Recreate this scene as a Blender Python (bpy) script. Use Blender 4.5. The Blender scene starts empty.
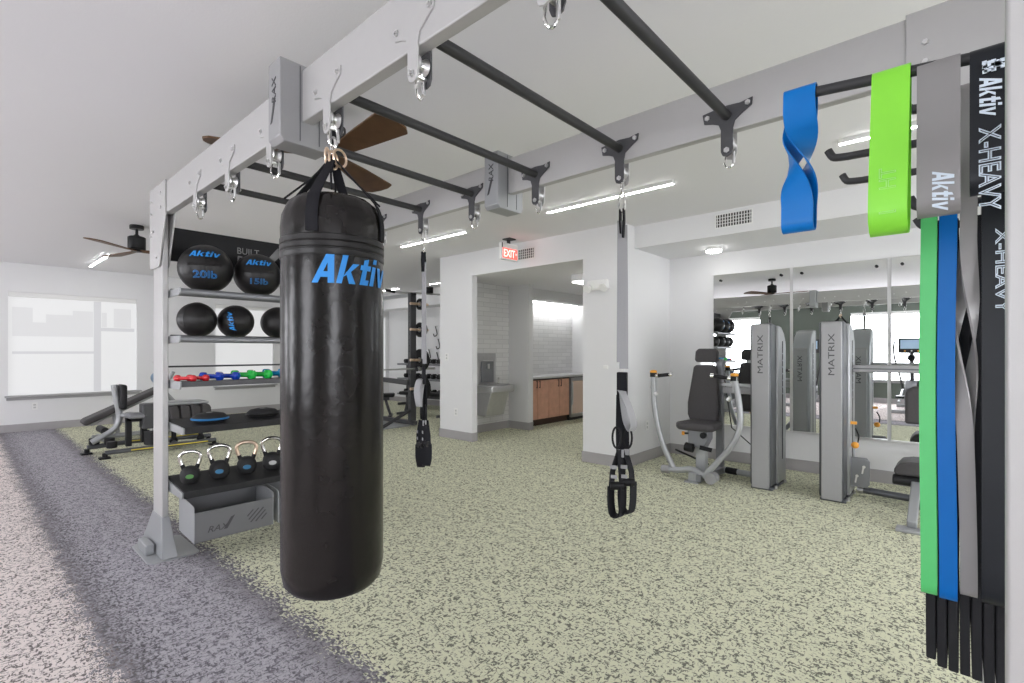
import bpy, bmesh, math, random
from mathutils import Vector, Matrix, Euler
random.seed(7)
PI = math.pi
sc = bpy.context.scene
COL = sc.collection
# ------------------------------------------------------------------ camera, world, exposure
cam_d = bpy.data.cameras.new('camera')
cam_d.sensor_fit = 'HORIZONTAL'; cam_d.sensor_width = 36.0
cam_d.lens = 36.0 * 500.0 / 1024.0
cam_d.shift_y = (351.4 - 341.5) / 1024.0
cam_d.clip_start = 0.05; cam_d.clip_end = 100
cam = bpy.data.objects.new('camera', cam_d); COL.objects.link(cam)
cam.location = (0, 0, 1.3); cam.rotation_euler = (PI/2, 0, 0.7329)
sc.camera = cam
world = bpy.data.worlds.new('world'); sc.world = world; world.use_nodes = True
world.node_tree.nodes['Background'].inputs[0].default_value = (0.85, 0.92, 1.0, 1)
world.node_tree.nodes['Background'].inputs[1].default_value = 1.0
sc.view_settings.view_transform = 'Standard'
try: sc.view_settings.look = 'None'
except Exception: pass
sc.view_settings.exposure = 0.0
sc.view_settings.gamma = 1.0
sc.view_settings.use_curve_mapping = False
sc.cycles.use_denoising = True
sc.cycles.max_bounces = 10
sc.cycles.diffuse_bounces = 6
sc.cycles.glossy_bounces = 5
sc.cycles.sample_clamp_indirect = 6
LED = 38.0        # radiance of the linear ceiling fixtures
DAY = 12.5         # radiance of the back and right-wall shades, raised to light the room
SHADE = 1.15      # radiance of the daylit roller shades

# ------------------------------------------------------------------ materials
def mat(name, col, rough=0.5, metal=0.0, noise=0.0, nscale=40.0, bump=0.0, bscale=200.0, emit=0.0, coat=0.0, spec=None, alpha=None):
    m = bpy.data.materials.new(name); m.use_nodes = True
    nt = m.node_tree; b = nt.nodes['Principled BSDF']
    b.inputs['Base Color'].default_value = (*col, 1); b.inputs['Roughness'].default_value = rough
    b.inputs['Metallic'].default_value = metal
    if coat: b.inputs['Coat Weight'].default_value = coat; b.inputs['Coat Roughness'].default_value = 0.15
    if spec is not None: b.inputs['Specular IOR Level'].default_value = spec
    if emit: b.inputs['Emission Color'].default_value = (*col, 1); b.inputs['Emission Strength'].default_value = emit
    if noise or bump:
        tc = nt.nodes.new('ShaderNodeTexCoord')
        n = nt.nodes.new('ShaderNodeTexNoise'); n.inputs['Scale'].default_value = nscale; n.inputs['Detail'].default_value = 3
        nt.links.new(tc.outputs['Object'], n.inputs['Vector'])
        if noise:
            mx = nt.nodes.new('ShaderNodeMix'); mx.data_type = 'RGBA'; mx.clamp_factor = True
            mx.inputs['A'].default_value = (*[max(0, c*(1-noise)) for c in col], 1)
            mx.inputs['B'].default_value = (*[min(1, c*(1+noise)) for c in col], 1)
            nt.links.new(n.outputs['Fac'], mx.inputs['Factor']); nt.links.new(mx.outputs['Result'], b.inputs['Base Color'])
        if bump:
            n2 = nt.nodes.new('ShaderNodeTexNoise'); n2.inputs['Scale'].default_value = bscale; n2.inputs['Detail'].default_value = 4
            nt.links.new(tc.outputs['Object'], n2.inputs['Vector'])
            bp = nt.nodes.new('ShaderNodeBump'); bp.inputs['Strength'].default_value = bump; bp.inputs['Distance'].default_value = 0.01
            nt.links.new(n2.outputs['Fac'], bp.inputs['Height']); nt.links.new(bp.outputs['Normal'], b.inputs['Normal'])
    return m
WALL = mat('wall_paint', (.745, .745, .755), .85, noise=.015, nscale=3)
CEIL = mat('ceiling_paint', (.75, .745, .765), .9, bump=.08, bscale=90)
GREENW = mat('green_wall_paint', (.115, .135, .115), .8, noise=.03, nscale=3)
BASE = mat('vinyl_baseboard', (.37, .355, .36), .6, noise=.03, nscale=8)
SILL = mat('window_sill_laminate', (.36, .36, .365), .5, noise=.03, nscale=10)
SILVER = mat('silver_powder_coat', (.465, .46, .455), .42, .25, noise=.02, nscale=30, bump=.02, bscale=600)
PLATE_S = mat('silver_plate_paint', (.60, .60, .61), .36, .45)
CHAR = mat('charcoal_powder_coat', (.045, .045, .047), .5, .0, spec=.28)
CHARP = mat('charcoal_plate_paint', (.075, .075, .08), .45, .1, spec=.3)
CHROME = mat('chrome', (.85, .84, .82), .12, 1.0)
STEEL = mat('zinc_steel', (.70, .70, .70), .3, 1.0)
COPPER = mat('brassy_steel', (.80, .62, .47), .28, .9)
BLACKP = mat('black_plastic', (.012, .012, .013), .42, spec=.22)
RUBBER = mat('black_rubber', (.020, .020, .021), .65, spec=.35, noise=.2, nscale=60)
VINYL = mat('black_vinyl', (.010, .0085, .008), .24, noise=.2, nscale=12, bump=.55, bscale=6, spec=.32)
VINYL2 = mat('black_vinyl_trim', (.012, .011, .011), .40, bump=.1, bscale=60, spec=.35)
WEB = mat('black_webbing', (.012, .012, .015), .75, spec=.2, bump=.2, bscale=500)
WEBG = mat('grey_webbing', (.33, .33, .34), .7, bump=.2, bscale=500)
AKBLUE = mat('print_blue', (.02, .25, .68), .5)
AKBLUE2 = mat('print_blue_dark', (.02, .17, .42), .6)
PRINTG = mat('print_grey', (.20, .20, .20), .6)
PRINTD = mat('print_dark', (.05, .05, .055), .5)
PRINTW = mat('print_pale', (.62, .70, .78), .6)
PRINTLG = mat('print_pale_green', (.55, .95, .35), .6)
PADG = mat('charcoal_upholstery', (.062, .058, .060), .6, spec=.3, noise=.12, nscale=50, bump=.06, bscale=300)
PADB = mat('black_upholstery', (.018, .018, .020), .5, spec=.25)
MSILV = mat('machine_silver', (.36, .37, .38), .35, .35)
MLIGHT = mat('machine_face_grey', (.315, .315, .32), .45, .25, noise=.02)
MDARK = mat('machine_shroud_grey', (.10, .105, .115), .35, .3)
MMID = mat('machine_mid_grey', (.22, .225, .24), .35, .3)
ORANGE = mat('orange_plastic', (.85, .38, .05), .4)
YELLOW = mat('yellow_stripe', (.75, .62, .05), .5)
BLUEPAD = mat('blue_grey_pad', (.15, .22, .30), .5)
WALNUT = mat('walnut_blade', (.11, .055, .025), .5, spec=.25, noise=.45, nscale=14)
CABW = mat('cabinet_wood', (.68, .38, .27), .5, noise=.2, nscale=9)
CABD = mat('cabinet_dark', (.08, .045, .03), .5)
COUNTER = mat('countertop', (.62, .62, .62), .3)
WHITEP = mat('white_plastic', (.80, .80, .79), .45)
STAIN = mat('stainless_steel', (.56, .56, .57), .36, .7, noise=.08, nscale=20)
COOLW = mat('cooler_interior', (.36, .27, .21), .4, emit=.3)
BINM = mat('bin_grey', (.15, .152, .158), .45, .3)
LACE = mat('brown_black_lace', (.006, .004, .004), .8)
BGREEN = mat('green_latex', (.085, .50, .15), .45, noise=.04, nscale=20)
BLIME = mat('lime_latex', (.27, .80, .05), .45, noise=.03, nscale=20)
BBLUE = mat('blue_latex', (.0, .115, .40), .4, spec=.25, noise=.04, nscale=20)
BBLUE2 = mat('bright_blue_latex', (.0, .17, .55), .4, spec=.25, noise=.04, nscale=20)
BGREY = mat('grey_latex', (.25, .24, .24), .45, noise=.04, nscale=20)
BBLACK = mat('black_latex', (.014, .016, .020), .38, spec=.3, noise=.1, nscale=20)
MAT = mat('foam_mat', (.018, .018, .020), .75, spec=.2, bump=.25, bscale=400)
DBRED = mat('red_vinyl', (.62, .02, .03), .25, coat=.6)
DBBLUE = mat('blue_vinyl', (.01, .05, .42), .22, coat=.7)
DBGREEN = mat('green_vinyl', (.02, .50, .07), .22, coat=.7)
DBCYAN = mat('cyan_vinyl', (.01, .25, .50), .22, coat=.7)
LEDM = mat('led_diffuser', (1, 1, .99), .5, emit=LED)
LEDW = mat('warm_led_diffuser', (1, .98, .95), .5, emit=22)
LEDS = mat('led_strip', (1, 1, 1), .5, emit=55)
REDM = mat('exit_red', (1, .10, .08), .5, emit=1.5)
REDH = mat('exit_letter_glow', (1, .62, .55), .5, emit=1.6)
SCREEN = mat('console_screen', (.30, .42, .55), .3, emit=.5)
MIRROR = mat('mirror_glass', (.86, .88, .87), .0, 1.0)
DARKV = mat('vent_interior', (.05, .05, .05), .8)

def tile_mat():
    m = bpy.data.materials.new('white_stacked_tile'); m.use_nodes = True; nt = m.node_tree; b = nt.nodes['Principled BSDF']
    tc = nt.nodes.new('ShaderNodeTexCoord'); mp = nt.nodes.new('ShaderNodeMapping')
    mp.inputs['Rotation'].default_value = (0, PI/2, PI/2)
    sep = nt.nodes.new('ShaderNodeSeparateXYZ'); cmb = nt.nodes.new('ShaderNodeCombineXYZ')
    nt.links.new(tc.outputs['Object'], sep.inputs[0]); nt.links.new(sep.outputs['Y'], cmb.inputs['X']); nt.links.new(sep.outputs['Z'], cmb.inputs['Y'])
    br = nt.nodes.new('ShaderNodeTexBrick'); br.inputs['Scale'].default_value = 1; br.offset = .5
    br.inputs['Brick Width'].default_value = .30; br.inputs['Row Height'].default_value = .075; br.inputs['Mortar Size'].default_value = .004
    br.inputs['Color1'].default_value = (.78, .78, .78, 1); br.inputs['Color2'].default_value = (.70, .70, .70, 1); br.inputs['Mortar'].default_value = (.58, .58, .58, 1)
    nt.links.new(cmb.outputs[0], br.inputs['Vector']); nt.links.new(br.outputs['Color'], b.inputs['Base Color']); b.inputs['Roughness'].default_value = .3
    return m
TILE = tile_mat()

def carpet_mat():
    m = bpy.data.materials.new('flecked_carpet'); m.use_nodes = True; nt = m.node_tree; b = nt.nodes['Principled BSDF']
    L = nt.links; N = nt.nodes.new
    tc = N('ShaderNodeTexCoord')
    def noise(scale, detail, rough, sx=1, sy=1, rot=0, dist=0):
        mp = N('ShaderNodeMapping'); mp.inputs['Scale'].default_value = (sx, sy, 1); mp.inputs['Rotation'].default_value = (0, 0, rot)
        L.new(tc.outputs['Object'], mp.inputs['Vector'])
        n = N('ShaderNodeTexNoise'); n.inputs['Scale'].default_value = scale; n.inputs['Detail'].default_value = detail
        n.inputs['Roughness'].default_value = rough; n.inputs['Distortion'].default_value = dist
        L.new(mp.outputs[0], n.inputs['Vector']); return n.outputs['Fac']
    def math_(op, a, b_=None, clamp=False):
        n = N('ShaderNodeMath'); n.operation = op; n.use_clamp = clamp
        for i, v in enumerate((a, b_)):
            if v is None: continue
            if isinstance(v, (int, float)): n.inputs[i].default_value = v
            else: L.new(v, n.inputs[i])
        return n.outputs[0]
    def step(v, a, c):
        n = N('ShaderNodeMapRange'); n.inputs['From Min'].default_value = a; n.inputs['From Max'].default_value = c
        L.new(v, n.inputs['Value']); return n.outputs[0]
    def mix(f, a, c):
        n = N('ShaderNodeMix'); n.data_type = 'RGBA'
        if isinstance(f, float): n.inputs['Factor'].default_value = f
        else: L.new(f, n.inputs['Factor'])
        for k, v in (('A', a), ('B', c)):
            if isinstance(v, tuple): n.inputs[k].default_value = (*v, 1)
            else: L.new(v, n.inputs[k])
        return n.outputs['Result']
    f1 = noise(38, 2.2, .60, 1, 2.1, .7, .6)
    f2 = noise(38, 2.2, .60, 2.1, 1, .35, .6)
    big = noise(7, 2, .5); clus = noise(15, 2, .5)
    fl = math_('MINIMUM', f1, f2)
    fl = math_('ADD', fl, math_('MULTIPLY', math_('SUBTRACT', clus, .5), .20))
    dark = step(fl, .442, .388)         # 1 = dark fleck
    pile = noise(420, 2, .7)
    sep = N('ShaderNodeSeparateXYZ'); L.new(tc.outputs['Object'], sep.inputs[0]); y = sep.outputs['Y']
    jag = math_('ADD', math_('MULTIPLY', math_('SUBTRACT', f1, .5), .50), math_('MULTIPLY', math_('SUBTRACT', big, .5), .16))
    yj = math_('ADD', y, jag)
    green = mix(dark, (.74, .745, .555), (.19, .19, .15))
    purp = mix(step(fl, .50, .36), (.50, .48, .52), (.165, .155, .175))
    edge = mix(step(fl, .50, .36), (.30, .285, .31), (.12, .112, .122))
    light = mix(dark, (.86, .775, .75), (.20, .175, .17))
    c = mix(step(yj, .40, .425), light, edge)
    c = mix(step(yj, .48, .62), c, purp)
    c = mix(step(yj, .97, 1.07), c, edge)
    c = mix(step(yj, 1.13, 1.155), c, green)
    c2 = mix(step(pile, .35, .65), (.90, .90, .90), (1.0, 1.0, 1.0))
    mm = N('ShaderNodeMix'); mm.data_type = 'RGBA'; mm.blend_type = 'MULTIPLY'; mm.inputs['Factor'].default_value = 1
    L.new(c, mm.inputs['A']); L.new(c2, mm.inputs['B']); L.new(mm.outputs['Result'], b.inputs['Base Color'])
    b.inputs['Roughness'].default_value = .95; b.inputs['Specular IOR Level'].default_value = .1
    bp = N('ShaderNodeBump'); bp.inputs['Strength'].default_value = .5; bp.inputs['Distance'].default_value = .01
    L.new(pile, bp.inputs['Height']); L.new(bp.outputs['Normal'], b.inputs['Normal'])
    return m
CARPET = carpet_mat()

def shade_mat():
    m = bpy.data.materials.new('backlit_roller_shade'); m.use_nodes = True; nt = m.node_tree; b = nt.nodes['Principled BSDF']
    b.inputs['Base Color'].default_value = (.32, .32, .32, 1); b.inputs['Roughness'].default_value = .9
    b.inputs['Emission Color'].default_value = (.985, .99, 1.0, 1); b.inputs['Emission Strength'].default_value = SHADE*.50
    return m
SHADEM = shade_mat()
SHADE_S = mat('fill_roller_shade', (.80, .81, .85), .9, emit=DAY)   # strong glow added to back and right-wall shades as room fill
SHADE_D = mat('shade_mullion_shadow', (.32, .32, .33), .9, emit=1.25)  # dimmer glow, paints the mullion's shadow on the cloth
SHADE_T = mat('shade_building_outline', (.34, .34, .345), .9, emit=1.35)  # dimmer glow, paints the building silhouette on the cloth

# ------------------------------------------------------------------ mesh builder
class MB:
    def __init__(s): s.v = []; s.f = []
    def add(s, vs, fs):
        o = len(s.v); s.v += [Vector(p) for p in vs]; s.f += [tuple(i+o for i in f) for f in fs]; return s
    def box(s, x0, x1, y0, y1, z0, z1):
        vs = [(x, y, z) for x in (x0, x1) for y in (y0, y1) for z in (z0, z1)]
        return s.add(vs, [(0,1,3,2),(4,6,7,5),(0,4,5,1),(2,3,7,6),(0,2,6,4),(1,5,7,3)])
    def bar(s, p0, p1, w, h, up=(0,0,1)):
        p0 = Vector(p0); p1 = Vector(p1); d = (p1-p0).normalized(); u = Vector(up)
        if abs(d.dot(u)) > .99: u = Vector((1,0,0))
        r = d.cross(u).normalized(); u = r.cross(d)
        vs = [p + r*a*w/2 + u*b*h/2 for p in (p0, p1) for a, b in ((-1,-1),(1,-1),(1,1),(-1,1))]
        return s.add(vs, [(3,2,1,0),(4,5,6,7),(0,1,5,4),(1,2,6,5),(2,3,7,6),(3,0,4,7)])
    def tube(s, pts, r, n=12, closed=False, caps=True):
        pts = [Vector(p) for p in pts]; k = len(pts)
        rs = r if isinstance(r, (list, tuple)) else [r]*k
        rings = []; prev = None
        for i, p in enumerate(pts):
            if closed: t = pts[(i+1) % k]-pts[i-1]
            else: t = pts[min(i+1, k-1)]-pts[max(i-1, 0)]
            t = t.normalized()
            if prev is None:
                a = Vector((0,0,1)) if abs(t.z) < .9 else Vector((1,0,0)); u = t.cross(a).normalized()
            else:
                u = (prev - t*prev.dot(t)); u = u.normalized() if u.length > 1e-6 else t.orthogonal().normalized()
            prev = u; w = t.cross(u)
            rings.append([p + (u*math.cos(2*PI*j/n) + w*math.sin(2*PI*j/n))*rs[i] for j in range(n)])
        vs = [q for rg in rings for q in rg]; fs = []
        for i in range(k if closed else k-1):
            a = i*n; b = ((i+1) % k)*n
            for j in range(n): fs.append((a+j, a+(j+1) % n, b+(j+1) % n, b+j))
        if caps and not closed: fs += [tuple(range(n-1, -1, -1)), tuple((k-1)*n+j for j in range(n))]
        return s.add(vs, fs)
    def cyl(s, p0, p1, r, r1=None, n=20): return s.tube([p0, p1], [r, r if r1 is None else r1], n)
    def lathe(s, prof, c=(0,0,0), n=32, axis='z'):
        vs = []; fs = []
        for r, z in prof:
            for j in range(n):
                a = 2*PI*j/n; x, y = r*math.cos(a), r*math.sin(a)
                q = {'z': (x, y, z), 'x': (z, x, y), 'y': (y, z, x)}[axis]
                vs.append((c[0]+q[0], c[1]+q[1], c[2]+q[2]))
        for i in range(len(prof)-1):
            for j in range(n): fs.append((i*n+j, i*n+(j+1) % n, (i+1)*n+(j+1) % n, (i+1)*n+j))
        if prof[0][0] > 1e-6: fs.append(tuple(range(n-1, -1, -1)))
        if prof[-1][0] > 1e-6: fs.append(tuple((len(prof)-1)*n+j for j in range(n)))
        return s.add(vs, fs)
    def prism(s, poly, plane, a, b):
        k = len(poly)
        def P(u, v, w): return {'xz': (u, w, v), 'yz': (w, u, v), 'xy': (u, v, w)}[plane]
        vs = [P(u, v, a) for u, v in poly] + [P(u, v, b) for u, v in poly]
        fs = [tuple(range(k)), tuple(range(2*k-1, k-1, -1))] + [(i, k+i, k+(i+1) % k, (i+1) % k) for i in range(k)]
        return s.add(vs, fs)
    def ell(s, c, r, n=24, m=14):
        vs = []; fs = []
        for i in range(m+1):
            t = PI*i/m
            for j in range(n):
                a = 2*PI*j/n; vs.append((c[0]+r[0]*math.sin(t)*math.cos(a), c[1]+r[1]*math.sin(t)*math.sin(a), c[2]-r[2]*math.cos(t)))
        for i in range(m):
            for j in range(n): fs.append((i*n+j, i*n+(j+1) % n, (i+1)*n+(j+1) % n, (i+1)*n+j))
        return s.add(vs, fs)
    def ribbon(s, pts, wdirs, w, th, closed=False):
        k = len(pts); pts = [Vector(p) for p in pts]; vs = []; fs = []
        for i, p in enumerate(pts):
            t = (pts[(i+1) % k]-pts[i-1]) if closed else (pts[min(i+1, k-1)]-pts[max(i-1, 0)])
            t.normalize(); wd = Vector(wdirs[i] if isinstance(wdirs, list) else wdirs); wd = (wd - t*wd.dot(t)).normalized()
            n = t.cross(wd); ww = w[i] if isinstance(w, list) else w
            vs += [p+wd*a*ww/2+n*b*th/2 for a, b in ((-1,-1),(1,-1),(1,1),(-1,1))]
        for i in range(k if closed else k-1):
            a = 4*i; b = 4*((i+1) % k)
            for j in range(4): fs.append((a+j, a+(j+1) % 4, b+(j+1) % 4, b+j))
        if not closed: fs += [(3,2,1,0), tuple(4*(k-1)+j for j in range(4))]
        return s.add(vs, fs)
    def xf(s, M):
        s.v = [M @ p for p in s.v]; return s
    def build(s, name, material, parent=None, bevel=0, segs=2, angle=35, sub=0, flat=False):
        me = bpy.data.meshes.new(name); me.from_pydata([tuple(p) for p in s.v], [], s.f); me.update()
        bm = bmesh.new(); bm.from_mesh(me); bmesh.ops.remove_doubles(bm, verts=bm.verts, dist=1e-6)
        bmesh.ops.recalc_face_normals(bm, faces=bm.faces); bm.to_mesh(me); bm.free()
        if not flat:
            me.shade_smooth(); me.set_sharp_from_angle(angle=math.radians(angle))
        me.materials.append(material)
        o = bpy.data.objects.new(name, me); COL.objects.link(o)
        if parent is not None: o.parent = parent
        if bevel:
            b = o.modifiers.new('bevel', 'BEVEL'); b.width = bevel; b.segments = segs; b.limit_method = 'ANGLE'; b.angle_limit = math.radians(40)
            b.harden_normals = False
        if sub:
            d = o.modifiers.new('sub', 'SUBSURF'); d.levels = sub; d.render_levels = sub
        return o
def smooth(pts, per=6, closed=False):
    pts = [Vector(p) for p in pts]; out = []; k = len(pts)
    rng = range(k if closed else k-1)
    for i in rng:
        p0 = pts[i-1] if (i > 0 or closed) else pts[0]; p1 = pts[i]; p2 = pts[(i+1) % k]; p3 = pts[(i+2) % k] if (closed or i+2 < k) else pts[-1]
        for j in range(per):
            t = j/per
            out.append(.5*((2*p1)+(p2-p0)*t+(2*p0-5*p1+4*p2-p3)*t*t+(3*p1-p0-3*p2+p3)*t**3))
    if not closed: out.append(pts[-1])
    return out
def text_mb(body, height, fn=None, extrude=.0, bold=.0, shear=.0, outline=0, width=None, res=3, space=1.0):
    """lettering as geometry: u to the right, v up, w out of the face; fn maps (u, v, w) to a point. Centred on u."""
    cu = bpy.data.curves.new('t', 'FONT'); cu.body = body; cu.size = 1; cu.shear = shear; cu.offset = bold; cu.resolution_u = res; cu.space_character = space
    if outline: cu.fill_mode = 'NONE'; cu.bevel_depth = outline; cu.bevel_resolution = 0
    else: cu.extrude = extrude
    ob = bpy.data.objects.new('t', cu); COL.objects.link(ob)
    dg = bpy.context.evaluated_depsgraph_get(); me = bpy.data.meshes.new_from_object(ob.evaluated_get(dg))
    m = MB(); us = [v.co.x for v in me.vertices]; vs = [v.co.y for v in me.vertices]
    u0, u1, v0, v1 = min(us), max(us), min(vs), max(vs); k = height/(v1-v0); kx = k if width is None else width/(u1-u0)
    for v in me.vertices:
        u = (v.co.x-(u0+u1)/2)*kx; q = (v.co.y-v0)*k; w = v.co.z*k if outline else v.co.z
        m.v.append(Vector(fn(u, q, w) if fn else (u, q, w)))
    m.f = [tuple(p.vertices) for p in me.polygons]
    bpy.data.objects.remove(ob); bpy.data.curves.remove(cu); bpy.data.meshes.remove(me)
    return m
HEAVY = {'A': (.90, [[(0,0),(.25,0),(.52,1),(.30,1)], [(.64,0),(.89,0),(.62,1),(.36,1)], [(.20,.20),(.70,.20),(.66,.40),(.26,.40)]]),
 'k': (.80, [[(0,0),(.23,0),(.23,1),(0,1)], [(.20,.22),(.40,.34),(.78,.72),(.50,.72)], [(.28,.40),(.52,0),(.80,0),(.46,.46)]]),
 't': (.56, [[(.12,0),(.36,0),(.36,.96),(.12,.90)], [(.12,0),(.54,0),(.54,.19),(.12,.19)], [(0,.53),(.54,.53),(.54,.72),(0,.72)]]),
 'i': (.28, [[(0,0),(.24,0),(.24,.72),(0,.72)], [(0,.82),(.24,.82),(.24,1),(0,1)]]),
 'v': (.82, [[(0,.72),(.25,.72),(.48,0),(.26,0)], [(.57,.72),(.82,.72),(.50,0),(.30,0)]])}
def heavy_mb(body, height, width, fn, shear=.28, n=8):
    tot = sum(HEAVY[c][0]+.06 for c in body)-.06+shear; m = MB(); x = 0; k = width/tot; qi = 0
    for c in body:
        w, quads = HEAVY[c]
        for q in quads:
            qi += 1; o = len(m.v)
            for i in range(n+1):
                for j in range(n+1):
                    a, b = i/n, j/n
                    u = (q[0][0]*(1-a)+q[1][0]*a)*(1-b)+(q[3][0]*(1-a)+q[2][0]*a)*b; v = (q[0][1]*(1-a)+q[1][1]*a)*(1-b)+(q[3][1]*(1-a)+q[2][1]*a)*b
                    m.v.append(Vector(fn((x+u+v*shear)*k-width/2, v*height, .0004+.00012*qi)))
            for i in range(n):
                for j in range(n): m.f.append((o+i*(n+1)+j, o+(i+1)*(n+1)+j, o+(i+1)*(n+1)+j+1, o+i*(n+1)+j+1))
        x += w+.06
    return m
def tag(o, label=None, cat=None, group=None, kind=None):
    if label: o['label'] = label
    if cat: o['category'] = cat
    if group: o['group'] = group
    if kind: o['kind'] = kind
    return o
def thing(name, label, cat, loc=(0,0,0), rz=0, group=None):
    o = bpy.data.objects.new(name, None); COL.objects.link(o); o.empty_display_size = .1
    o.location = loc; o.rotation_euler = (0, 0, rz)
    return tag(o, label, cat, group)
def dup(o, loc, rz=None, label=None, parent=None):
    c = o.copy(); COL.objects.link(c)
    if parent is not None: c.parent = parent
    if loc is not None: c.location = loc
    if rz is not None: c.rotation_euler = (0, 0, rz)
    if label: c['label'] = label
    for ch in list(o.children): dup(ch, None, None, None, c)
    return c
def struct(name, mb, m, **k):
    return tag(mb.build(name, m, None, **k), kind='structure')

# ------------------------------------------------------------------ room shell
CZ = 2.73; XW = -11.34; YB = -3.4; YM = 6.13; YF = 4.96; XR = 3.6; YE = 7.7
struct('floor', MB().box(XW-.2, XR+.2, YB-.2, 11.2, -.1, 0), CARPET, flat=True)
struct('ceiling', MB().box(XW-.2, XR+.2, YB-.2, 11.2, CZ, CZ+.1), CEIL, flat=True)
def wall_x(name, x0, x1, y0, y1, holes, m):
    mb = MB(); y = y0
    for a, b, z0, z1 in sorted(holes):
        mb.box(x0, x1, y, a, 0, CZ); mb.box(x0, x1, a, b, 0, z0); mb.box(x0, x1, a, b, z1, CZ); y = b
    mb.box(x0, x1, y, y1, 0, CZ); return struct(name, mb, m, flat=True)
W = [(.55, 2.23), (3.54, 4.69), (6.35, 7.6)]
wall_x('wall_left', XW-.15, XW, YB-.2, YE+.1, [(a, b, .58, 2.26) for a, b in W], WALL)
mb = MB(); x = XW
WG = [(-9.4, -7.6), (-5.6, -4.22), (-2.02, -.30)]
for a, b in WG:
    mb.box(x, a, YB-.15, YB, 0, CZ); mb.box(a, b, YB-.15, YB, 0, .58); mb.box(a, b, YB-.15, YB, 2.30, CZ); x = b
mb.box(x, XR, YB-.15, YB, 0, CZ); struct('wall_back', mb, GREENW, flat=True)
WFILL = [(-2.8, -.9), (2.5, 4.7)]  # unseen windows added to bring light from the right
wall_x('wall_right', XR, XR+.15, YB-.15, YM+.1, [(a, b, .58, 2.30) for a, b in WFILL], WALL)
# block that carries the opening to the corridor; one mesh: pier, lintel, pier
mb = MB(); mb.box(-5.95, -5.235, YF, YF+.10, 0, CZ).box(-5.235, -3.335, YF, YF+.16, 2.39, CZ).box(-3.335, -2.79, YF, YF+.12, 0, CZ)
mb.box(-2.91, -2.79, YF+.12, YM, 0, CZ)
mb.box(-5.95, -5.83, YF+.10, 6.42, 0, CZ)
struct('wall_front', mb, WALL, flat=True)
struct('wall_mirror_side', MB().box(-2.79, XR, YM, YM+.12, 0, CZ), WALL, flat=True)
struct('wall_far', MB().box(XW-.15, -6.13, YE, YE+.12, 0, CZ), WALL, flat=True)
struct('ceiling_soffit_far', MB().box(XW, -6.13, YE-.45, YE, 2.36, CZ), WALL, flat=True)
struct('ceiling_soffit', MB().box(-2.79, XR, 5.2, YM, 2.48, CZ), WALL, flat=True)
# corridor
struct('ceiling_corridor', MB().box(-6.11, -2.85, YF+.16, 11.0, 2.41, 2.5), CEIL, flat=True)
struct('wall_corridor_end', MB().box(-6.3, -2.6, 9.9, 10.0, 0, 2.5), WALL, flat=True)
struct('wall_corridor_right', MB().box(-2.91, -2.79, YM+.12, 10.0, 0, 2.5), WALL, flat=True)
struct('wall_fountain', MB().box(-5.83, -5.75, YF+.10, 6.31, 0, 2.41), TILE, flat=True)
struct('wall_stub', MB().box(-5.83, -5.31, 6.31, 6.42, 0, 2.41), WALL, flat=True)
struct('wall_alcove', MB().box(-6.12, -6.06, 6.42, 8.9, 0, 2.60), TILE, flat=True)
struct('wall_alcove_side', MB().box(-6.06, -5.5, 8.62, 8.74, 0, 2.41), WALL, flat=True)
struct('wall_alcove_back', MB().box(-6.12, -6.0, 8.9, 10.0, 0, 2.60), WALL, flat=True)
struct('ceiling_soffit_alcove', MB().box(-6.06, -5.6, 6.42, 8.62, 2.23, 2.41), WALL, flat=True)
bb = .012; bh = .125
def base(name, *boxes):
    m = MB()
    for b in boxes: m.box(*b, 0, bh)
    struct(name, m, BASE, bevel=.003, segs=1)
base('baseboard_left', (XW, XW+bb, YB, YE))
base('baseboard_back', (XW, XR, YB, YB+bb))
base('baseboard_front', (-5.95-bb, -5.235+bb, YF-bb, YF), (-5.235, -5.235+bb, YF-bb, YF+.10), (-3.335-bb, -2.79+bb, YF-bb, YF), (-2.79, -2.79+bb, YF-bb, YM), (-5.95-bb, -5.95, YF-bb, YE))
base('baseboard_mirror_side', (-2.79, XR, YM-bb, YM))
base('baseboard_corridor', (-5.75, -5.75+bb, YF+.1, 6.31), (-5.75, -5.31+bb, 6.31-bb, 6.31), (-5.31, -5.31+bb, 6.31-bb, 6.42))
base('baseboard_far', (XW, -5.95, YE-bb, YE))

# windows with roller shades; building outlines and mullion shadows are painted on the cloth as dimmer patches
n = 0
def window(axis, p, a, b, z0, z1, inward, mull=None, silly=True, cloth=None):
    global n; n += 1
    w = bpy.data.objects.new('window_%d' % n, None); COL.objects.link(w); w['kind'] = 'structure'
    def bx(m, u0, u1, w0, w1, zz0, zz1):   # u along wall, w depth inward from wall face
        lo, hi = sorted((p+inward*w0, p+inward*w1))
        return m.box(lo, hi, u0, u1, zz0, zz1) if axis == 'x' else m.box(u0, u1, lo, hi, zz0, zz1)
    m = MB()
    bx(m, a, b, -.10, -.07, z0, z0+.05); bx(m, a, b, -.10, -.07, z1-.05, z1); bx(m, a, a+.05, -.10, -.07, z0, z1); bx(m, b-.05, b, -.10, -.07, z0, z1)
    m.build('window_frame', WHITEP, w)
    bx(MB(), a, b, -.055, -.045, z0+.01, z1).build('roller_shade', cloth or SHADEM, w, flat=True)
    bx(MB(), a+.005, b-.005, -.045, .0, z1-.075, z1-.002).build('shade_cassette', WHITEP, w, bevel=.006)
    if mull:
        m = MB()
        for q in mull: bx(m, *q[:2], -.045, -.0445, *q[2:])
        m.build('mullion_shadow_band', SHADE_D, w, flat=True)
    m = bx(MB(), a-.04, b+.06, -.05, .09, z0-.02, z0+.005); bx(m, a-.02, b+.04, 0, .022, z0-.07, z0-.02)
    if silly: m.build('window_sill', SILL, w, bevel=.003, segs=1)
    return w
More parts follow.
